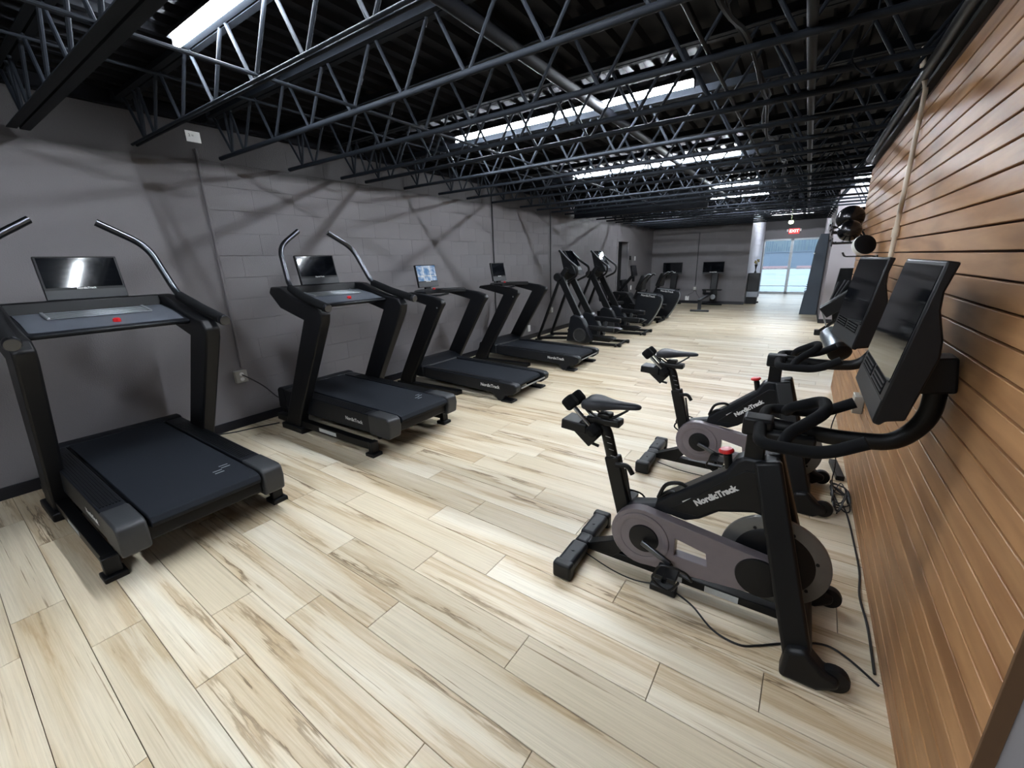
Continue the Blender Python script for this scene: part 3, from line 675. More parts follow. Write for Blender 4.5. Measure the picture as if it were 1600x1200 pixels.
    Bo().prism([(-3.455, 1.226), (-3.455, 1.231), (-3.62, 1.281), (-3.84, 1.316), (-3.84, 1.308), (-3.62, 1.274)], cy - .36, cy + .36).build('console_face', CFACE, ctr)
    zf = lambda x: 1.283 + .159 * (-3.62 - x)
    Bo().prism([(-3.65, zf(-3.65)), (-3.65, zf(-3.65) + .004), (-3.80, zf(-3.80) + .004), (-3.80, zf(-3.80))], cy - .235, cy + .235).build('vent_bed', METB, ctr)
    vent = Bo()
    for xx, w_ in ((-3.64, .014), (-3.672, .006), (-3.70, .006), (-3.728, .006), (-3.756, .006), (-3.79, .016)):
        vent.box((xx - w_, cy - .24, zf(xx) + .002), (xx, cy + .24, zf(xx) + .007))
    for yy in (-.25, .235): vent.prism([(-3.64, zf(-3.64)), (-3.64, zf(-3.64) + .013), (-3.806, zf(-3.806) + .013), (-3.806, zf(-3.806))], cy + yy, cy + yy + .015)
    vent.build('fan_vent', SILV, ctr, bev=.002)
    Bo().lathe((-3.53, cy + .03, 1.25), [(.02, 0), (.02, .018), (.014, .024), (0, .026)], 'z', 16).build('stop_key', RED, ctr)
    screen(rt, off, 0, cy + .02, 1.385, 1.655, .40, -3.925, -3.985, GLASSY)
    # lettering and stickers
    text('lettering', 'NordicTrack', .045, LETT, rt, (-3.07, cy - .4095, .262), (1, 0, -.02), (0, 0, 1), off, depth=.0006, bold=.0008)
    Bo().box((-3.56, cy - .456, .07), (-3.30, cy - .4555, .105)).build('sticker', STICK, rt)
    Bo().box((-3.94, cy - .456, .075), (-3.88, cy - .4555, .10)).build('sticker', STICK, rt)
    Bo().tube([(-2.9, cy - .30, .10), (-2.9, cy + .30, .10)], .022, 10).box((-3.9, cy - .03, .08), (-2.9, cy + .03, .13)).bar((-3.2, cy - .2, .12), (-3.6, cy - .2, .2), .03, .02).bar((-3.2, cy + .2, .12), (-3.6, cy + .2, .2), .03, .02).build('lift_frame', METB, rt)
    return rt
t1 = incline_treadmill(0.765, 'black treadmill with tall steel handlebars nearest the viewer, cut by the left frame edge')
t2 = dup(t1, (-3.5, 2.445, 0), 'black treadmill with tall steel handlebars, second from the viewer, right of the wall outlet')
def low_treadmill(cy, label, disp):
    off = (-3.5, cy, 0); rt = thing('treadmill', off, label, 'treadmill', 'treadmills along the block wall')
    Bo = lambda: B(off)
    Bo().prism([(-4.15, .15), (-4.12, .235), (-2.62, .195), (-2.62, .13), (-4.0, .12)], cy - .26, cy + .26).build('deck', BLK, rt, bev=.006)
    Bo().prism([(-4.0, .232), (-4.0, .252), (-2.62, .215), (-2.565, .20), (-2.55, .175), (-2.565, .15), (-2.62, .14)], cy - .26, cy + .26).build('belt', BELT, rt, bev=.004)
    Bo().prism([(-4.30, .19), (-4.27, .29), (-4.16, .33), (-4.05, .32), (-3.93, .268), (-3.93, .13), (-4.25, .13)], cy - .385, cy + .385).build('front_hood', NAVY, rt, bev=.02, seg=3)
    for s in (-1, 1):
        ya, yb = sorted((cy + s * .275, cy + s * .375))
        Bo().prism([(-3.95, .27), (-3.93, .268), (-2.60, .225), (-2.52, .215), (-2.49, .19), (-2.50, .13), (-2.56, .085), (-2.66, .075), (-2.68, .005), (-2.75, .0), (-2.80, .06), (-2.86, .085), (-3.8, .12), (-4.05, .14), (-4.05, .22)], ya, yb).build('side_shell', NAVY, rt, bev=.012, seg=2)
        Bo().prism([(-3.8, .264), (-3.8, .27), (-2.75, .236), (-2.75, .228)], ya + .02, ya + .07).build('foot_rail', BLK, rt, bev=.002)
        Bo().box((-2.70, cy + s * .33 - .06, 0), (-2.55, cy + s * .33 + .06, .025)).build('foot', BLK, rt, bev=.006)
        yu = cy + s * .415
        Bo().prism([(-4.34, .0), (-4.10, .0), (-4.08, .10), (-3.50, 1.02), (-3.44, 1.09), (-3.46, 1.135), (-3.60, 1.175), (-3.95, 1.22), (-4.16, 1.20), (-4.18, 1.165), (-3.95, 1.12), (-3.72, 1.07), (-4.30, .12)], yu - .036, yu + .036).build('upright', BLK, rt, bev=.014, seg=2)
        Bo().lathe((-3.535, yu + s * .037, 1.045), [(.010, 0), (.010, s * .002), (0, s * .002)], 'y', 12).build('bolt', SILV, rt)
        Bo().box((-4.36, yu - .05, 0), (-3.30, yu + .05, .05)).build('base_rail', METB, rt, bev=.006)
    # curved console
    arc = []; 
    for i in range(13):
        t = -1 + 2 * i / 12; arc.append((t * .415, -4.20 + .30 * abs(t) ** 2.2))
    top = [(x, cy + y) for y, x in arc]; inner = [(x + .16 - .03 * abs(y) / .415, cy + y * .9) for y, x in reversed(arc)]
    b = Bo(); b.prism(top + inner, 1.165, 1.225, 'z'); b.build('console_tray', BLK, rt, bev=.012, seg=2)
    b = Bo(); b.tube([(-3.93, cy - .19, 1.16), (-3.90, cy, 1.15), (-3.93, cy + .19, 1.16)], .014, 8).build('front_grip', FOAM, rt)
    for yy in (-.14, .12, .22): Bo().lathe((-4.02, cy + yy, 1.225), [(.02, 0), (.022, .004), (.016, .006), (0, .006)], 'z', 16).build('control_knob', CHRD, rt)
    Bo().lathe((-3.98, cy - .02, 1.225), [(.018, 0), (.018, .014), (.01, .02), (0, .02)], 'z', 16).build('stop_key', RED, rt)
    screen(rt, off, 0, cy + .0, 1.255, 1.535, .36, -4.08, -4.13, disp)
    text('lettering', 'NordicTrack', .052, LETT, rt, (-2.86, cy - .376, .165), (1, 0, -.02), (0, 0, 1), off, depth=.0006, bold=.0008)
    Bo().box((-2.50, cy - .27, .15), (-2.49, cy + .27, .165)).build('rear_slot_bar', SILV, rt)
    Bo().box((-4.0, cy - .452 - .002, .01), (-3.92, cy - .4645, .035)).build('sticker', STICK, rt)
    return rt
t3 = low_treadmill(4.09, 'low black treadmill without steel bars whose screen is lit blue', LITS)
t4 = low_treadmill(5.70, 'low black treadmill with dark screen, farthest of the four treadmills', GLASSY)
# ================================================================== EXERCISE BIKES
def bike(cy0, label, label2=None):
    CY = 1.84; off = (-0.27, CY, 0); rt = thing('exercise_bike', (-0.27, cy0, 0), label, 'exercise bike', 'exercise bikes by the slat wall')
    Bo = lambda: B(off); y = CY
    Bo().box((-.855, 1.575, .022), (-.765, 1.80, .085)).box((-.855, 1.88, .022), (-.765, 2.115, .085)).box((-.85, 1.79, .022), (-.77, 1.89, .08)).build('rear_stabiliser', NAVY, rt, bev=.02, seg=3)
    for a, c in ((1.565, 1.62), (2.07, 2.125)): Bo().box((-.86, a, .0), (-.76, c, .088)).build('end_foot', BLK, rt, bev=.014, seg=3)
    for a, c in ((1.70, 0), (1.97, 0)): Bo().lathe((-.81, a, .084), [(.008, 0), (.008, .004), (0, .004)], 'z', 10).build('bolt', METB, rt)
    Bo().bar((-.79, y, .055), (.17, y, .055), .055, .04).build('bottom_rail', METB, rt, bev=.004)
    Bo().box((-.33, y - .0285, .04), (-.29, y - .0278, .068)).build('sticker', STICK, rt)
    Bo().box((-.19, y - .0285, .038), (-.05, y - .0278, .07)).build('sticker', STICK, rt)
    Bo().prism([(-.80, .04), (-.63, .05), (-.56, .12), (-.60, .16), (-.78, .07)], y - .03, y + .03).build('rear_gusset', METB, rt, bev=.004)
    Bo().tube([(.185, 1.56, .06), (.185, 2.10, .06)], .036, 12).build('front_stabiliser', METB, rt)
    for yy in (1.60, 2.06):
        Bo().lathe((.285, yy, .052), [(0, -.022), (.030, -.022), (.047, -.016), (.05, 0), (.047, .016), (.030, .022), (0, .022)], 'y', 24).build('transport_wheel', BLK, rt)
        Bo().prism([(.12, .0), (.13, .13), (.19, .15), (.25, .09), (.30, .075), (.30, .04), (.24, .0)], yy - .045, yy + .03).build('front_foot', BLK, rt, bev=.016, seg=3)
    # front legs: an inverted V around the flywheel
    Bo().bar((-.02, 1.79, .76), (.175, 1.60, .07), .06, .095, up=(1, 0, 0)).build('front_leg', METB, rt, bev=.012, seg=3)
    Bo().bar((-.02, 1.89, .76), (.175, 2.06, .07), .06, .095, up=(1, 0, 0)).build('front_leg', METB, rt, bev=.012, seg=3)
    # flywheel
    fc = (.05, 1.845, .295)
    flr = Bo().lathe(fc, [(.13, -.012), (.198, -.012), (.204, -.008), (.204, .008), (.198, .012), (.13, .012)], 'y', 56).build('flywheel_rim', FLYR, rt)
    Bo().lathe(fc, [(0, -.020), (.09, -.022), (.145, -.016), (.150, -.012), (.150, .012), (.145, .016), (0, .020)], 'y', 48).build('flywheel', BLK, rt)
    for k in range(7):
        a = k * 2 * math.pi / 7 + .3; Bo().lathe((fc[0] + .158 * math.cos(a), fc[1] - .012, fc[2] + .158 * math.sin(a)), [(.007, .002), (.007, -.004), (0, -.004)], 'y', 8).build('rim_bolt', METB, flr)
    # smoky drive cover with a window
    cc = (-.478, .262); hc = (.0, .262); R1, R2 = .148, .085
    outer = []
    for k in range(17): a = math.radians(75 + 210 * k / 16); outer.append((cc[0] + R1 * math.cos(a), cc[1] + R1 * math.sin(a)))
    for k in range(11): a = math.radians(-80 + 160 * k / 10); outer.append((hc[0] + .02 + R2 * math.cos(a), hc[1] - .005 + R2 * math.sin(a)))
    hole = [(-.325, .312), (-.195, .285), (-.185, .222), (-.325, .225)]
    b = Bo(); ya, yb = 1.748, 1.80
    def ringverts(pts, yy): return [b.bm.verts.new((p[0], yy, p[1])) for p in pts]
    for yy in (ya, yb):
        O = ringverts(outer, yy); H = ringverts(hole, yy)
        es = [b.bm.edges.new((O[i], O[(i + 1) % len(O)])) for i in range(len(O))] + [b.bm.edges.new((H[i], H[(i + 1) % 4])) for i in range(4)]
        bmesh.ops.triangle_fill(b.bm, edges=es, use_beauty=True)
        if yy == ya: O0, H0 = O, H
    for P, Q in ((O0, O), (H0, H)):
        for i in range(len(P)): b.bm.faces.new((P[i], Q[i], Q[(i + 1) % len(P)], P[(i + 1) % len(P)]))
    bmesh.ops.recalc_face_normals(b.bm, faces=b.bm.faces[:])
    dcv = b.build('drive_cover', SMOKE, rt, bev=.006)
    Bo().lathe((cc[0], ya, cc[1]), [(.128, .002), (.128, -.006), (.118, -.008), (.10, -.003), (.10, .0)], 'y', 40).build('cover_ring', SMOKE, dcv)
    Bo().lathe((cc[0] + .012, ya, cc[1]), [(.07, 0), (.068, -.008), (.03, -.014), (0, -.014)], 'y', 32).build('crank_hub', BLK, dcv)
    Bo().lathe((.01, ya, .255), [(.088, 0), (.085, -.008), (.02, -.014), (0, -.014)], 'y', 32).build('flywheel_cover', BLK, dcv)
    Bo().bar((cc[0] + .012, 1.715, cc[1]), (-.325, 1.69, .215), .016, .026).build('crank_arm', CHRD, rt, bev=.005)
    Bo().bar((cc[0] + .012, 1.94, cc[1]), (-.635, 1.96, .30), .016, .026).build('crank_arm', CHRD, rt, bev=.005)
    for (px, py, pz) in ((-.325, 1.64, .205), (-.635, 2.01, .30)):
        Bo().box((px - .045, py - .045, pz - .012), (px + .045, py + .045, pz + .010)).lathe((px, py, pz), [(.012, -.06), (.012, .06)], 'y', 10).build('pedal', METB, rt, bev=.004)
        Bo().tube(smooth([(px - .045, py - .04, pz), (px - .02, py - .045, pz + .06), (px + .07, py - .02, pz + .05), (px + .10, py, pz + .0), (px + .05, py + .03, pz - .01)], 5), .005, 6).tube(smooth([(px - .045, py, pz - .01), (px - .06, py, pz - .06), (px + .01, py, pz - .09), (px + .05, py, pz - .03)], 5), .006, 6).build('toe_strap', METB, rt)
    # seat post
    Bo().bar((-.585, y, .29), (-.668, y, .605), .05, .075, up=(1, 0, 0)).build('seat_tube', METB, rt, bev=.008)
    Bo().tube(fillet([(-.66, y, .56), (-.705, y, .73), (-.745, y, .775)], .05), .03, 12, sq=.75, up=(1, 0, 0)).build('seat_post', METB, rt)
    mk = Bo()
    for i in range(4): mk.bar((-.70 + i * .010, y - .0235, .71 - i * .032), (-.675 + i * .010, y - .0235, .707 - i * .032), .001, .003)
    mk.build('height_mark', SILV, rt)
    Bo().tube(fillet([(-.64, y - .03, .575), (-.58, y - .03, .585), (-.555, y - .03, .545)], .02), .012, 8).build('seat_lever', BLK, rt)
    Bo().tube([(-.60, y, .55), (-.55, y, .31)], .006, 6).build('cable', CORD, rt)
    Bo().box((-.80, y - .035, .765), (-.63, y + .035, .80)).box((-.745, y - .03, .80), (-.68, y + .03, .825)).build('seat_carriage', METB, rt, bev=.008)
    # saddle: an outline lofted over its length
    b = Bo(); rings = []
    for t, hw, zt, zb in ((0, .045, .872, .845), (.05, .075, .898, .838), (.22, .082, .903, .835), (.40, .062, .893, .842), (.58, .036, .888, .852), (.80, .026, .890, .858), (.95, .024, .889, .862), (1.0, .012, .880, .868)):
        X = -.825 + t * .285; ring = []
        for k in range(16):
            a = 2 * math.pi * k / 16; yy = math.cos(a); zz = math.sin(a)
            zc = (zt + zb) / 2 + (zt - zb) / 2 * (math.copysign(abs(zz) ** .7, zz)); 
            if zz > 0 and t < .5: zc -= .012 * (1 - abs(yy)) ** 2 * (1 - t * 2)
            if zz < 0: zc -= .016 * max(0, abs(yy) - .4) * (1 - t)
            ring.append(b.bm.verts.new((X, y + yy * hw, zc)))
        rings.append(ring)
    for p, q in zip(rings, rings[1:]):
        for k in range(16): b.bm.faces.new((p[k], p[(k + 1) % 16], q[(k + 1) % 16], q[k]))
    b.bm.faces.new(rings[0][::-1]); b.bm.faces.new(rings[-1]); bmesh.ops.recalc_face_normals(b.bm, faces=b.bm.faces[:])
    sd = b.build('saddle', mat('saddle_vinyl', (20, 23, 31), .5, bump=.1, bscale=400), rt, sub=1, ang=80)
    for s in (-1, 1): Bo().tube(smooth([(-.80, y + s * .03, .835), (-.74, y + s * .025, .80), (-.68, y + s * .02, .80), (-.60, y + s * .008, .855)], 5), .005, 6).build('saddle_rail', METB, rt)
    # dumbbell cradle behind the saddle
    Bo().box((-.925, y - .06, .715), (-.79, y + .06, .765), rot=('Y', 4)).box((-.86, y - .045, .67), (-.74, y + .045, .75), rot=('Y', 40)).build('dumbbell_tray', BLK, rt, bev=.006)
    Bo().tube([(-.80, y - .02, .70), (-.77, y - .02, .655), (-.735, y - .02, .648)], .008, 8).build('carriage_knob', METB, rt)
    for s in (-1, 1):
        hx, hz = -.885, .862; yy = y + s * .042
        dh = Bo().tube([(hx, yy, hz), (hx + .13, yy, hz - .125)], .0115, 10).build('dumbbell_handle', CHR, rt)
        Bo().lathe((hx, yy, hz), [(0, -.036), (.028, -.036), (.038, -.026), (.038, .022), (.028, .03), (0, .03)], (-.72, 0, .69), 6).build('dumbbell_head', FOAM, dh, bev=.006)
        Bo().lathe((hx + .13, yy, hz - .125), [(0, -.03), (.028, -.03), (.038, -.02), (.038, .02), (.028, .03), (0, .03)], (-.72, 0, .69), 6).build('dumbbell_head', FOAM, dh, bev=.006)
    # main frame
    Bo().prism([(-.445, .40), (-.43, .45), (-.16, .675), (-.13, .735), (-.10, .755), (.02, .755), (.05, .60), (.045, .50), (-.04, .515), (-.17, .475), (-.24, .415), (-.30, .385)], y - .045, y + .045).build('main_frame', NAVY, rt, bev=.014, seg=3)
    Bo().prism([(-.37, .425), (-.155, .64), (-.09, .70), (-.03, .70), (.0, .62), (-.01, .525), (-.06, .525), (-.17, .49), (-.25, .43)], y - .049, y - .04).build('side_panel', BLK, rt, bev=.003)
    Bo().prism([(-.60, .34), (-.56, .39), (-.42, .43), (-.38, .40), (-.40, .33), (-.5, .30)], y - .04, y + .04).build('bottom_bracket_shell', NAVY, rt, bev=.012)
    text('lettering', 'NordicTrack', .037, LETT, rt, (-.19, y - .0505, .553), (.80, 0, .66), (-.66, 0, .80), off, depth=.0008, bold=.0019)
    Bo().box((-.315, y - .0465, .470), (-.272, y - .0452, .500), rot=('Y', -38)).build('sticker', STICK, rt)
    # bottle cage
    Bo().tube(smooth([(-.43, y - .02, .455), (-.40, y - .02, .53), (-.34, y - .02, .555), (-.30, y - .02, .535), (-.31, y - .02, .50), (-.38, y - .02, .50), (-.42, y - .02, .46)], 5), .009, 8).bar((-.43, y, .45), (-.31, y, .545), .07, .006).build('bottle_cage', METB, rt)
    Bo().lathe((-.155, y, .675), [(.017, 0), (.017, .06), (.012, .065), (0, .065)], (-.2, 0, .98), 16).build('brake_stem', METB, rt)
    Bo().lathe((-.171, y, .740), [(.02, 0), (.030, .006), (.030, .014), (.024, .020), (0, .022)], (-.2, 0, .98), 20).build('brake_knob', RED, rt)
    # head post, handlebars
    Bo().box((-.105, y - .035, .74), (-.035, y + .035, .90)).build('head_post', METB, rt, bev=.006)
    Bo().box((-.125, y - .045, .85), (-.02, y + .045, .925)).box((-.05, y - .06, .84), (.12, y + .06, .885)).build('handlebar_mount', BLK, rt, bev=.01)
    gr = Bo()
    for yy in (-.035, 0, .035): gr.box((-.02, y + yy - .004, .885), (.09, y + yy + .004, .89))
    gr.build('mount_rib', CHRD, rt)
    Bo().tube(fillet([(.235, 2.065, .965), (.13, 2.065, .90), (-.055, 2.06, .895), (-.065, 1.84, .90), (-.055, 1.62, .895), (.13, 1.615, .90), (.235, 1.615, .965)], .06, 6), .0215, 14).build('handlebar', FOAM, rt)
    Bo().tube(fillet([(.015, 1.635, .895), (.03, 1.68, .93), (.13, 1.76, 1.0), (.13, 1.92, 1.0), (.03, 2.00, .93), (.015, 2.045, .895)], .05, 6), .021, 14).build('inner_loop', FOAM, rt)
    # screen boom, mount and screen
    Bo().tube(fillet([(-.04, y, .895), (.20, y, .885), (.34, y, .90), (.405, y, 1.0), (.405, y, 1.14)], .12, 8), .030, 12, sq=.8).build('screen_boom', METB, rt)
    Bo().box((.34, y - .05, 1.10), (.437, y + .05, 1.215), rot=('Y', -8)).build('screen_mount', BLK, rt, bev=.008)
    ya, yb = 1.60, 2.17
    sb = Bo().prism([(.232, 1.037), (.25, 1.030), (.262, 1.045), (.305, 1.055), (.345, 1.25), (.342, 1.30), (.322, 1.38), (.320, 1.43), (.338, 1.507), (.309, 1.512)], ya, yb).build('screen_body', BLK, rt, bev=.006)
    n = Vector((-.475, 0, .077)).normalized()
    def fp(t): return (.232 + .077 * t, 1.037 + .475 * t)
    def plate(t0, t1, y0, y1, e, nm, m):
        p0, p1 = fp(t0), fp(t1); return Bo().prism([p0, p1, (p1[0] + n.x * e, p1[1] + n.z * e), (p0[0] + n.x * e, p0[1] + n.z * e)], y0, y1).build(nm, m, sb)
    plate(.27, .97, ya + .012, yb - .012, .002, 'display', GLASSY); plate(.015, .15, ya + .006, yb - .006, .0015, 'speaker_strip', GREY)
    GV = mat('black_vent_slot', (4, 4, 5), 0.9, spec=0.05)
    for (u0, u1) in ((.055, .275), (.305, .525)): plate(.163, .26, ya + u0, ya + u1, .0015, 'grille_bed', GV)
    for i in range(3): 
        for (u0, u1) in ((.06, .27), (.31, .52)): plate(.178 + i * .028, .188 + i * .028, ya + u0, ya + u1, .004, 'grille_bar', GREY)
    return rt
b1 = bike(1.84, 'black exercise bike nearest the viewer with large tilted screen and white lettering')
b2 = dup(b1, (-0.27, 3.12, 0), 'black exercise bike behind the nearest one, its big wheel half hidden')
for q in b2.children:
    if q.name.split('.')[0] == 'screen_body':
        a = math.radians(7); P_ = Vector((.62, .03, 0)); Rz = Matrix.Rotation(a, 3, 'Z'); q.rotation_euler.z = a; q.location = P_ - Rz @ P_
# far bike's steel drum
sd = thing('steel_drum', (.27, 3.47, .93), 'silver steel cylinder with black end cap at the far bike screen', 'cylinder')
off = (.27, 3.47, .93); ax = Vector((.25, -.75, -.45)).normalized(); c0 = Vector((.235, 3.50, .955))
# ================================================================== adapters, cords
ad = thing('power_adapter', (-.36, 1.76, 0), 'black power brick on the floor beside the nearest bike', 'adapter')
B((-.36, 1.76, 0)).box((-.42, 1.735, 0), (-.30, 1.79, .035)).build('brick_case', BLK, ad, bev=.006)
def cord(pts, label, rad=.004, n=6, name='loose_cable', parent=None):
    p = smooth(pts, n); c = p[0].copy(); c.z = 0
    o = B(c).tube(p, rad, 6).build(name, CORD); o.location = c
    if parent: o.parent = parent; o.location = c - Vector(parent.location); o.name = 'cord'; return o
    return tag(o, label, 'cable', 'loose cables')
cord([(-.80, 1.80, .02), (-.62, 1.76, .006), (-.50, 1.75, .006), (-.42, 1.76, .015)], 'thin cord from the rear bar of the nearest bike to its power brick', .003, parent=ad)
cord([(-.30, 1.76, .015), (-.22, 1.73, .005), (-.12, 1.64, .005), (-.02, 1.62, .005), (.05, 1.66, .005), (.13, 1.72, .006), (.26, 1.80, .006), (.34, 1.78, .006), (.43, 1.70, .006)], 'black cord running under the nearest bike to the slat wall', .0045, parent=ad)
cord([(RX - .02, 1.75, .006), (RX - .018, 2.0, .006), (RX - .03, 2.2, .006), (RX - .015, 2.4, .006), (RX - .02, 2.7, .006), (RX - .03, 2.95, .006), (RX - .05, 3.1, .006)], 'black cord lying along the foot of the slat wall', .005)
cord([(-.75, 3.06, .02), (-.60, 3.04, .006), (-.45, 3.03, .006), (-.33, 3.04, .006)], '', .003, parent=b2)
random.seed(11); pts = [(.36, 2.95, .006)]
for i in range(46):
    a = i * .9 + random.random() * 1.2; rr = .05 + random.random() * .10
    pts.append((max(.345, min(.425, .38 + rr * math.cos(a))), 3.16 + 1.9 * rr * math.sin(a) + (i % 7 - 3) * .02, .006 + random.random() * .035 + (.03 if i % 9 == 4 else 0)))
tg = cord(pts, 'tangled heap of black cords on the floor by the second bike', .004, 5); tg.name = 'cord_tangle'
cord([(RX - .09, 3.52, .56), (RX - .13, 3.46, .50), (RX - .15, 3.40, .36), (RX - .10, 3.34, .2), (RX - .10, 3.3, .06), (.36, 3.25, .03)], 'black cord hanging from the junction box to the floor heap', .004)
ps = thing('power_strip', (.385, 3.60, 0), 'black power strip on the floor beyond the tangled cords', 'power strip')
B((.385, 3.60, 0)).box((.36, 3.45, 0.0), (.41, 3.75, .035), rot=('Z', 6)).build('strip_case', BLK, ps, bev=.005)
cord([(LX + .06, 1.82, .54), (LX + .12, 1.86, .50), (LX + .15, 1.96, .40), (LX + .14, 2.06, .27), (LX + .12, 2.12, .20), (LX + .10, 2.16, .02), (LX + .12, 2.2, .006)], '', .006, parent=t2)
cord([(LX + .02, 1.45, .02), (LX + .10, 1.62, .006), (LX + .16, 1.80, .006), (LX + .24, 2.0, .006)], '', .006, parent=t2)
cord([(LX + .1, 6.35, .006), (LX + .4, 6.5, .006), (LX + .7, 6.4, .006), (LX + .5, 6.65, .006), (LX + .25, 6.55, .006), (LX + .45, 6.8, .006), (LX + .9, 6.7, .006), (LX + .3, 6.95, .006), (LX + .1, 7.0, .02)], 'loosely looped cord on the floor before the first elliptical', .006)
cord([(-3.03, FARY - .05, .48), (-3.06, FARY - .08, .38), (-3.2, FARY - .08, .3), (-3.24, FARY - .04, .2)], 'cord looping below the outlet box on the far wall', .005)
cord([(-3.0, FARY - .05, .48), (-2.95, FARY - .1, .35), (-2.85, FARY - .12, .2), (-2.75, FARY - .3, .02)], 'cord from the far wall outlet to the right rower', .005)
# steel drum on a wall bracket behind the second bike
B(off).lathe(c0, [(0, -.11), (.062, -.11), (.066, -.10), (.066, .06)], ax, 28).build('drum_shell', mat('scratched_steel', (150, 156, 160), .3, .9, var=.4, scale=60), sd)
B(off).lathe(c0, [(.066, .06), (.068, .065), (.066, .10), (.05, .112), (0, .112)], ax, 28).build('end_cap', BLK, sd)
B(off).bar(c0 + ax * .05, (RX - .005, 3.47, .97), .025, .025).build('wall_bracket', METB, sd)
B(off).tube(smooth([c0 + ax * .11, c0 + ax * .11 + Vector((0, 0, -.03)), c0 + ax * .13 + Vector((.01, .01, -.05)), c0 + ax * .12 + Vector((.015, 0, -.02))], 4), .003, 5).build('pull_chain', METB, sd)
# ================================================================== ELLIPTICALS
def elliptical(cy, label, dx=0.0):
    off = (-3.6 + dx, cy, 0); rt = thing('elliptical_trainer', off, label, 'elliptical trainer', 'elliptical trainers')
    D = dx; Bo = lambda: B(off)
    P = lambda x, y, z: (x + D, y, z)
    for s in (-1, 1):
        yy = cy + s * .27
        Bo().bar(P(-4.40, yy, .05), P(-3.93, cy + s * .24, 1.22), .045, .05).build('front_strut', METB, rt, bev=.005)
        Bo().bar(P(-4.40, yy, .06), P(-3.55, yy, .12), .045, .05).build('base_tube', METB, rt, bev=.005)
        Bo().bar(P(-3.95, cy + s * .22, 1.28), P(-3.52, cy + s * .25, .50), .065, .125, up=(1, 0, 0)).build('pendulum_arm', METB, rt, bev=.01)
        Bo().bar(P(-3.925, cy + s * .22, 1.30), P(-3.66, cy + s * .24, .85), .03, .02, up=(1, 0, 0)).build('arm_trim', SILV, rt)
        Bo().lathe(P(-3.97, cy + s * .25, 1.24), [(0, -.05), (.07, -.05), (.08, -.03), (.08, .03), (.07, .05), (0, .05)], 'y', 20).build('pivot_hub', BLK, rt)
        # housing with round wheel
        hp = [(-3.74, .06), (-3.66, .52), (-3.60, .56), (-3.47, .53), (-3.40, .48), (-3.22, .14), (-3.24, .07), (-3.35, .04)]
        dhs = Bo().prism([(x + D, z) for x, z in hp], cy + s * .28 - .07, cy + s * .28 + .07).build('drive_housing', NAVY, rt, bev=.02, seg=2)
        yo = cy + s * .352 if s > 0 else cy - .352
        Bo().lathe(P(-3.46, cy + s * .35, .19), [(.135, 0), (.135, s * .012), (.12, s * .016), (.11, s * .006), (0, s * .006)], 'y', 28).build('wheel_ring', GREY, dhs)
        Bo().bar(P(-3.47, cy + s * .27, .54), P(-3.24, cy + s * .27, .12), .10, .02, up=(1, 0, .4)).build('housing_trim', SILV, dhs)
        # pedal link and pedal
        z0 = .42 if s > 0 else .30
        Bo().bar(P(-3.40, cy + s * .22, z0 + .02), P(-2.86, cy + s * .17, z0), .07, .09).build('pedal_link', BLK, rt, bev=.02, seg=2)
        Bo().prism([(-3.32 + D, z0 - .17), (-3.30 + D, z0 - .12), (-2.90 + D, z0 - .13), (-2.82 + D, z0 - .16), (-2.92 + D, z0 - .22), (-3.24 + D, z0 - .21)], cy + s * .17 - .08, cy + s * .17 + .08).build('pedal', METB, rt, bev=.012)
        Bo().bar(P(-3.16, cy + s * .17, z0 - .13), P(-3.14, cy + s * .18, z0 + .0), .03, .05, up=(1, 0, 0)).build('pedal_post', GREY, rt)
        # handlebar
        Bo().tube(fillet([P(-3.96, cy + s * .22, 1.72), P(-3.78, cy + s * .24, 1.55), P(-3.56, cy + s * .26, 1.40), P(-3.58, cy + s * .25, 1.26), P(-3.78, cy + s * .20, 1.16)], .09, 6), .021, 10).build('handlebar', METB, rt)
        Bo().tube(fillet([P(-3.945, cy + s * .22, 1.735), P(-3.765, cy + s * .24, 1.565), P(-3.57, cy + s * .26, 1.43)], .09, 6), .008, 6).build('bar_highlight_trim', SILV, rt)
        Bo().tube([P(-3.30, cy + s * .22, .035), P(-2.72, cy + s * .22, .035)], .026, 10).lathe(P(-2.72, cy + s * .22, .035), [(0, -.03), (.035, -.02), (.035, .02), (0, .03)], 'x', 14).build('base_foot', METB, rt)
    Bo().tube([P(-4.40, cy - .36, .03), P(-4.40, cy + .36, .03)], .028, 10).build('front_bar', METB, rt)
    Bo().tube([P(-2.78, cy - .30, .03), P(-2.78, cy + .30, .03)], .022, 10).build('rear_bar', METB, rt)
    Bo().bar(P(-3.95, cy, 1.20), P(-3.80, cy, 1.40), .5, .09).tube([P(-3.97, cy - .28, 1.24), P(-3.97, cy + .28, 1.24)], .03, 10).build('console_bracket', BLK, rt, bev=.01)
    Bo().prism([(x + D, z) for x, z in [(-3.98, 1.70), (-3.90, 1.38), (-3.80, 1.30), (-3.62, 1.28), (-3.66, 1.36), (-3.88, 1.72)]], cy - .17, cy + .17).build('console_body', BLK, rt, bev=.012)
    Bo().prism([(x + D, z) for x, z in [(-3.877, 1.71), (-3.70, 1.44), (-3.697, 1.442), (-3.874, 1.712)]], cy - .15, cy + .15).build('display', GLASSY, rt)
    Bo().prism([(x + D, z) for x, z in [(-3.69, 1.42), (-3.65, 1.36), (-3.646, 1.362), (-3.686, 1.422)]], cy - .12, cy + .12).build('key_panel', SILV, rt)
    return rt
e1 = elliptical(7.50, 'black elliptical trainer with leaning silver-trimmed arms nearest to the viewer')
e1.location.x = -3.48
e2 = dup(e1, (-3.46, 8.90, 0), 'black elliptical trainer standing directly behind the first one', 'elliptical trainers')
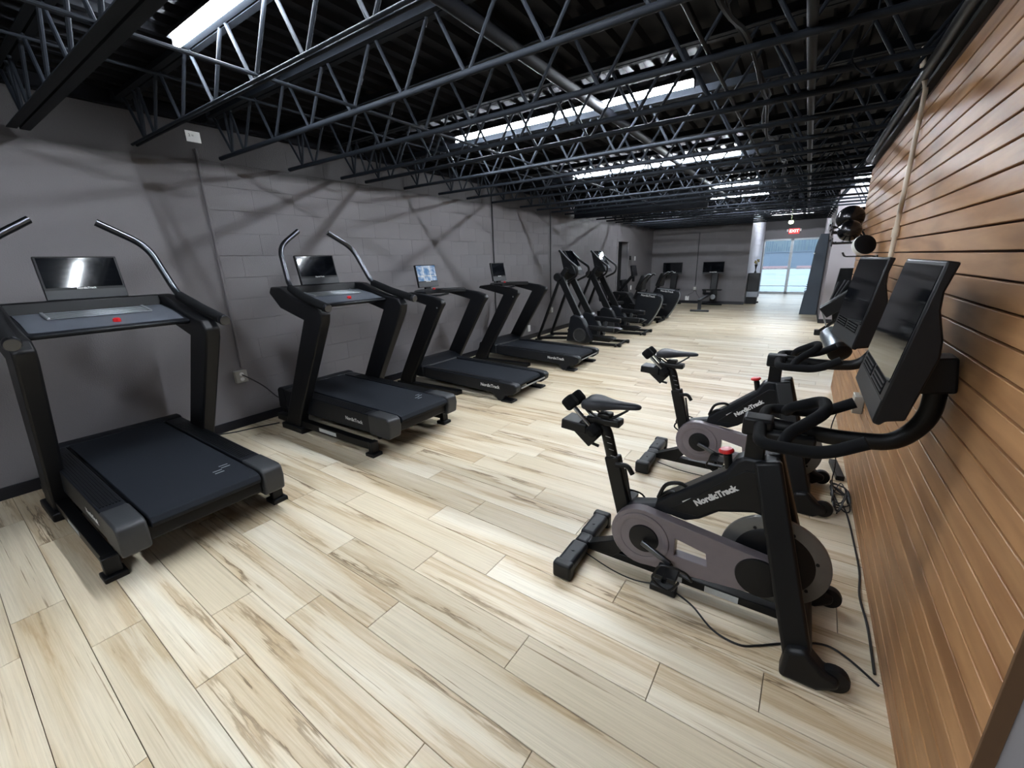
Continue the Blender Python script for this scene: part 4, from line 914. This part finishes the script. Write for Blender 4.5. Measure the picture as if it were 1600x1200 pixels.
# third: mast console on a boom
def boom_elliptical(cy):
    off = (-3.7, cy, 0); rt = thing('stair_stepper', off, 'black stepper whose small screen stands on a slanting boom against the far left wall', 'exercise machine'); Bo = lambda: B(off)
    Bo().prism([(-4.35, .05), (-4.30, .62), (-4.15, .74), (-3.75, .70), (-3.55, .40), (-3.35, .10), (-3.4, .03)], cy - .16, cy + .16).build('drive_housing', BLK, rt, bev=.03, seg=3)
    Bo().bar((-4.20, cy, .55), (-3.70, cy, 1.14), .05, .07).build('screen_boom', METB, rt, bev=.008)
    Bo().prism([(-3.70, 1.10), (-3.74, 1.37), (-3.69, 1.38), (-3.64, 1.11)], cy - .16, cy + .16).build('screen_body', BLK, rt, bev=.01)
    Bo().prism([(-3.688, 1.37), (-3.645, 1.14), (-3.640, 1.14), (-3.684, 1.37)], cy - .14, cy + .14).build('display', GLASSY, rt)
    Bo().box((-3.72, cy - .03, .98), (-3.66, cy + .03, 1.11)).build('screen_grip', METB, rt, bev=.005)
    for s in (-1, 1):
        Bo().bar((-3.7, cy + s * .2, .42), (-2.95, cy + s * .2, .34), .06, .07).build('pedal_link', BLK, rt, bev=.01)
        Bo().box((-3.25, cy + s * .2 - .07, .36), (-2.88, cy + s * .2 + .07, .42)).build('pedal', METB, rt, bev=.015)
        for x in (-4.3, -2.95): Bo().tube([(x, cy - .3, .03), (x, cy + .3, .03)], .03, 10).build('base_bar', METB, rt)
    Bo().box((-4.3, cy - .04, .02), (-2.95, cy + .04, .09)).build('base_rail', METB, rt, bev=.005)
boom_elliptical(10.78); [q for q in bpy.data.objects if q.name == 'stair_stepper'][0].location.x = -3.58
# ================================================================== RECUMBENT BIKES
def recumbent(cy, label):
    off = (-3.3, cy, 0); rt = thing('recumbent_bike', off, label, 'exercise bike', 'recumbent bikes'); Bo = lambda: B(off)
    Bo().prism([(-3.22, .66), (-3.16, .79), (-2.72, .74), (-2.64, .70), (-2.62, .60), (-2.66, .45), (-2.76, .24), (-2.86, .06), (-3.0, .03), (-3.12, .06), (-3.24, .35)], cy - .115, cy + .115).build('drive_housing', NAVY, rt, bev=.03, seg=3)
    Bo().tube(smooth([(-2.62, cy - .118, .69), (-2.60, cy - .118, .60), (-2.65, cy - .118, .42), (-2.76, cy - .118, .22), (-2.88, cy - .118, .05)], 5), .010, 8).build('edge_trim', SILV, rt)
    Bo().prism([(-3.18, .765), (-3.18, .79), (-2.74, .735), (-2.74, .715)], cy - .118, cy - .112).build('top_trim', SILV, rt)
    text('lettering', 'NordicTrack', .062, LETT, rt, (-2.93, cy - .1175, .70), (1, 0, -.12), (.12, 0, 1), off, depth=.0008, bold=.0008)
    Bo().bar((-3.28, cy, .62), (-3.12, cy, .98), .07, .08).build('console_mast', BLK, rt, bev=.01)
    Bo().prism([(-3.22, .82), (-3.10, 1.16), (-3.03, 1.17), (-3.05, 1.05), (-3.08, .82)], cy - .16, cy + .16).build('console_body', BLK, rt, bev=.02)
    Bo().prism([(-3.225, .84), (-3.105, 1.15), (-3.108, 1.153), (-3.23, .845)], cy - .14, cy + .14).build('display', GLASSY, rt)
    for s in (-1, 1): Bo().tube(smooth([(-3.20, cy + s * .10, .80), (-3.10, cy + s * .17, .95), (-3.02, cy + s * .19, 1.08), (-2.93, cy + s * .18, 1.17), (-2.88, cy + s * .16, 1.16)], 5), .018, 10).build('handlebar', METB, rt)
    for s in (-1, 1): Bo().tube(smooth([(-3.0, cy + s * .19, 1.125), (-2.93, cy + s * .18, 1.185), (-2.87, cy + s * .16, 1.175)], 5), .013, 8).build('bar_trim', SILV, rt)
    for s in (-1, 1): 
        Bo().bar((-3.10, cy + s * .14, .32), (-3.20, cy + s * .15, .22 - s * .05), .02, .03).build('crank_arm', METB, rt)
        Bo().box((-3.27, cy + s * .2 - .05, .18 - s * .05), (-3.14, cy + s * .2 + .05, .21 - s * .05)).build('pedal', METB, rt, bev=.006)
    Bo().box((-4.35, cy - .05, .04), (-3.05, cy + .05, .13)).build('base_rail', METB, rt, bev=.01)
    Bo().box((-4.2, cy - .05, .13), (-3.55, cy + .05, .32), rot=('Y', -4)).build('seat_rail', METB, rt, bev=.01)
    Bo().box((-4.02, cy - .21, .46), (-3.60, cy + .21, .54)).box((-3.9, cy - .05, .3), (-3.75, cy + .05, .47)).build('seat', FOAM, rt, bev=.03, seg=3)
    Bo().box((-4.14, cy - .20, .54), (-4.06, cy + .20, 1.0), rot=('Y', -12)).build('backrest', FOAM, rt, bev=.03, seg=3)
    for s in (-1, 1): Bo().tube(smooth([(-3.98, cy + s * .23, .46), (-3.75, cy + s * .27, .56), (-3.60, cy + s * .27, .64), (-3.56, cy + s * .27, .72)], 5), .016, 8).build('seat_handle', METB, rt)
    for x, wv in ((-4.30, .28), (-2.95, .25)): Bo().tube([(x, cy - wv, .04), (x, cy + wv, .04)], .035, 10).build('base_bar', METB, rt)
    return rt
recumbent(10.05, 'black bike hull with white lettering and silver edge, right behind the second elliptical')
km = kidmap(); src = [o for o in bpy.data.objects if o.name == 'recumbent_bike'][0]
dup(src, (-3.25, 11.5, 0), 'black bike hull with white lettering and silver edge, farther one before the far wall', 'recumbent bikes')
# ================================================================== ROWERS at the far wall (facing -y)
def rower(cx, label):
    Y = 14.9; off = (cx, Y, 0); rt = thing('rowing_machine', off, label, 'rowing machine', 'rowing machines'); Bo = lambda: B(off)
    Bo().prism([(15.02, .12), (15.30, .10), (15.38, .30), (15.30, .50), (15.0, .50), (14.92, .34)], cx + .0, cx + .16, 'x').build('flywheel_housing', BLK, rt, bev=.03)
    Bo().lathe((cx + .10, 14.915, .29), [(.075, 0), (.08, -.01), (.06, -.016), (.05, -.01), (0, -.01)], 'y', 24).build('flywheel_cap', SILV, rt)
    Bo().prism([(13.20, .30), (13.20, .345), (14.9, .40), (14.9, .34)], cx - .02, cx + .06, 'x').build('slide_rail', BLK, rt, bev=.01)
    Bo().prism([(13.20, .345), (13.20, .352), (14.6, .398), (14.6, .391)], cx - .015, cx + .055, 'x').build('rail_top', SILV, rt)
    Bo().box((cx - .10, 14.4, .39), (cx + .14, 14.66, .45)).build('seat', FOAM, rt, bev=.02, seg=3)
    Bo().bar((cx + .04, 13.20, .03), (cx + .03, 13.30, .34), .09, .06, up=(0, 1, 0)).build('rear_leg', METB, rt, bev=.008)
    Bo().tube([(cx - .19, 13.17, .035), (cx + .31, 13.17, .035)], .03, 12).build('rear_foot', GREY, rt)
    Bo().box((cx - .24, 14.95, .48), (cx + .32, 15.12, .52)).build('foot_plate', METB, rt, bev=.01)
    for s in (-1, 1): Bo().box((cx + s * .16 - .05, 14.90, .36), (cx + s * .16 + .05, 14.96, .52)).build('foot_strap', METB, rt, bev=.01)
    Bo().prism([(15.12, .48), (15.22, .48), (15.30, .85), (15.28, 1.02), (15.20, 1.02), (15.18, .85)], cx - .04, cx + .16, 'x').build('mast', METB, rt, bev=.02)
    Bo().box((cx - .33, 15.24, .99), (cx + .30, 15.28, 1.37)).build('screen_body', BLK, rt, bev=.006)
    Bo().box((cx - .315, 15.237, 1.045), (cx + .285, 15.24, 1.355)).build('display', GLASSY, rt)
    Bo().box((cx - .325, 15.236, .993), (cx + .295, 15.24, 1.035)).build('speaker_strip', GREY, rt)
    text('lettering', 'NordicTrack', .04, LETT, rt, (cx - .01, 15.2355, 1.05), (1, 0, 0), (0, 0, 1), off, depth=.0005, bold=.001)
    Bo().tube([(cx - .3, 15.2, .035), (cx + .35, 15.2, .035)], .035, 12).build('front_bar', METB, rt)
    return rt
rower(-2.44, 'rowing machine with a big dark screen nearest the corridor corner, silver rail')
o = [q for q in bpy.data.objects if q.name == 'rowing_machine'][0]
dup(o, (-3.71, 14.9, 0), 'rowing machine with a big dark screen, mostly hidden behind the bike hulls', 'rowing machines')
# ================================================================== corridor corner pieces
cb = thing('speaker_stack', (-1.36, 16.1, 0), 'stack of dark speaker cabinet on pale box beside the corridor wall', 'cabinet'); off = (-1.36, 16.1, 0)
B(off).box((-1.50, 15.95, 0), (-1.19, 16.25, .22)).build('lower_cabinet', BLK, cb, bev=.015)
B(off).box((-1.50, 15.94, .22), (-1.16, 16.26, .40)).build('pale_box', mat('pale_grey_box', (158, 164, 174), .5), cb, bev=.012)
B(off).box((-1.51, 15.95, .40), (-1.17, 16.25, .98)).build('upper_cabinet', GREY, cb, bev=.02)
B(off).lathe((-1.16, 16.08, .05), [(0, -.02), (.03, -.02), (.03, .02), (0, .02)], 'y', 12).build('caster', BLK, cb)
vz = thing('flower_vase', (-1.33, 16.1, .98), 'small slim vase of dark and yellow flowers on the speaker cabinet', 'vase'); off = (-1.33, 16.1, .98)
B(off).lathe((-1.33, 16.1, .98), [(0, 0), (.045, 0), (.035, .02), (.014, .08), (.022, .16), (.05, .26), (.045, .265), (.02, .17)], 'z', 16).build('vase', mat('dark_bronze', (46, 44, 42), .35, .6), vz)
random.seed(3); fb = B(off); lb = B(off)
for i in range(9):
    a = i * 2.4; rr = .03 + .05 * random.random(); h = 1.28 + .12 * random.random()
    lb.tube([(-1.33, 16.1, 1.2), (-1.33 + rr * math.cos(a), 16.1 + rr * math.sin(a), h)], .003, 4)
    fb.ball((-1.33 + rr * math.cos(a), 16.1 + rr * math.sin(a), h), .026, (1, 1, .8), 8, 6)
lb.build('stem', mat('dark_green_stem', (58, 66, 42), .7), vz); fb.build('flower', mat('yellow_and_dark_petals', (160, 140, 70), .7, var=.8, scale=40), vz)
# slate cabinet tower
tw = thing('weight_tower', (.22, 13.6, 0), 'tall slate-blue steel weight tower with a stepped foot before the glass doors', 'weight machine'); off = (.22, 13.6, 0)
B(off).prism([(.02, 0), (.065, .56), (.10, .60), (.10, .84), (.15, 1.70), (.21, 2.0), (.388, 2.0), (.388, 0)], 13.5, 13.9).build('tower_shell', TOWER, tw, bev=.008)
rb = B(off)
for i in range(5): rb.box((.045 + i * .012, 13.49, .60 + i * .055), (.105 + i * .008, 13.52, .615 + i * .055), rot=('Y', -25))
rb.build('vent_rib', TOWER, tw)
B(off).box((.125, 13.47, 1.52), (.155, 13.5, 1.55)).build('shoulder_bolt', WHT, tw)
B(off).box((.391, 13.52, 0), (.397, 13.9, 1.9)).build('side_strip', mat('brown_edge_strip', (98, 84, 80), .5), tw)
# ================================================================== bench near the wall end
bn = thing('dumbbell_bench', (.72, 9.6, 0), 'black folded weight bench with grey steel rods behind the second bike screen', 'weight bench'); off = (.72, 9.6, 0)
B(off).prism([(.55, .30), (.48, .75), (.53, 1.265), (.98, 1.27), (.98, .30)], 9.9, 9.98).build('back_panel', BLK, bn, bev=.01)
B(off).bar((.37, 9.5, .50), (.80, 9.5, .86), .26, .20, up=(0, 0, 1)).build('pad_box', BLK, bn, bev=.01)
B(off).bar((.31, 9.38, .615), (.74, 9.38, .975), .02, .02).build('edge_strip', SILV, bn)
for i, (a, c) in enumerate((((.45, 9.55, .70), (.53, 9.6, 1.04)), ((.48, 9.55, .70), (.62, 9.6, 1.07)), ((.52, 9.55, .72), (.67, 9.6, 1.06)))):
    B(off).tube([a, c], .018, 10).build('steel_rod', GREY, bn)
B(off).bar((.36, 10.1, .05), (.84, 9.7, .58), .04, .05).build('strut', METB, bn, bev=.005)
B(off).box((.31, 10.05, 0), (.41, 10.2, .10)).build('rubber_foot', METB, bn, bev=.01)
B(off).bar((.33, 9.5, .60), (.47, 9.55, .22), .02, .02).build('side_lever', SILV, bn)
B(off).bar((.45, 9.55, .25), (.9, 9.6, .03), .04, .04).bar((.9, 9.4, .02), (.9, 10.2, .02), .05, .04).bar((.9, 9.7, .02), (.9, 9.7, .62), .05, .05, up=(0, 1, 0)).build('base_frame', METB, bn, bev=.004)
# ================================================================== balls and disc on the slat wall
GB = mat('glossy_black_rubber', (14, 14, 17), .22)
rk = thing('ball_rack', (RX, 5.6, 1.7), 'black two-step wall rack holding exercise balls at the slat wall end', 'rack'); off = (RX, 5.6, 1.7)
for z, y0, y1 in ((1.625, 5.13, 5.38), (1.735, 5.48, 5.80), (1.80, 5.86, 6.40)):
    for yy in (y0 + .02, min(y1, 6.05) - .02): B(off).tube(fillet([(RX - .006, yy, z - .05), (RX - .03, yy, z), (RX - .26, yy, z), (RX - .28, yy, z + .035)], .03), .009, 8).build('rack_arm', METB, rk)
    tr = B(off)
    for i in range(5): tr.box((RX - .25 + i * .055, y0, z + .006), (RX - .235 + i * .055, y1, z + .014))
    tr.build('tray_slat', METB, rk)
    B(off).box((RX - .275, y0, z - .03), (RX - .262, y1 - .1, z + .05)).build('front_plate', CHRD, rk, bev=.005)
for i, (c, rr, lab) in enumerate((((.298, 5.25, 1.733), .094, 'glossy black exercise ball, front and lowest on the rack'),
                                  ((.308, 5.64, 1.869), .118, 'glossy black exercise ball, the largest, in the middle of the rack'),
                                  ((.452, 6.26, 1.915), .098, 'glossy black exercise ball half hidden at the back of the rack'))):
    o = B(c).ball(c, rr, (1, 1, 1), 28, 18).build('exercise_ball', GB, None, ang=80); o.location = c; tag(o, lab, 'ball', 'exercise balls')
hk = thing('peg_hook', (RX, 4.35, 1.48), 'black double peg hook on the slat wall under the round disc', 'hook'); off = (RX, 4.35, 1.48)
for yy in (4.31, 4.40): B(off).tube(fillet([(RX - .004, yy, 1.46), (RX - .012, yy, 1.508), (RX - .20, yy, 1.508), (RX - .215, yy, 1.54)], .02), .005, 8).build('hook_arm', METB, hk)
B(off).box((RX - .008, 4.28, 1.44), (RX, 4.43, 1.515)).build('hook_plate', METB, hk, bev=.003)
dc = thing('balance_disc', (.36, 4.36, 1.51), 'round black padded disc with a white rim resting on the wall hook', 'balance disc'); off = (.36, 4.36, 1.51)
ax = Vector((.40, -.84, .36)).normalized(); c0 = Vector((.362, 4.36, 1.596))
B(off).lathe(c0, [(0, .02), (.045, .018), (.07, .008), (.077, -.005)], ax, 36).build('padded_face', FOAM, dc)
B(off).lathe(c0, [(.077, -.005), (.079, -.02), (.072, -.05), (0, -.052)], ax, 36).build('white_rim', WHT, dc)
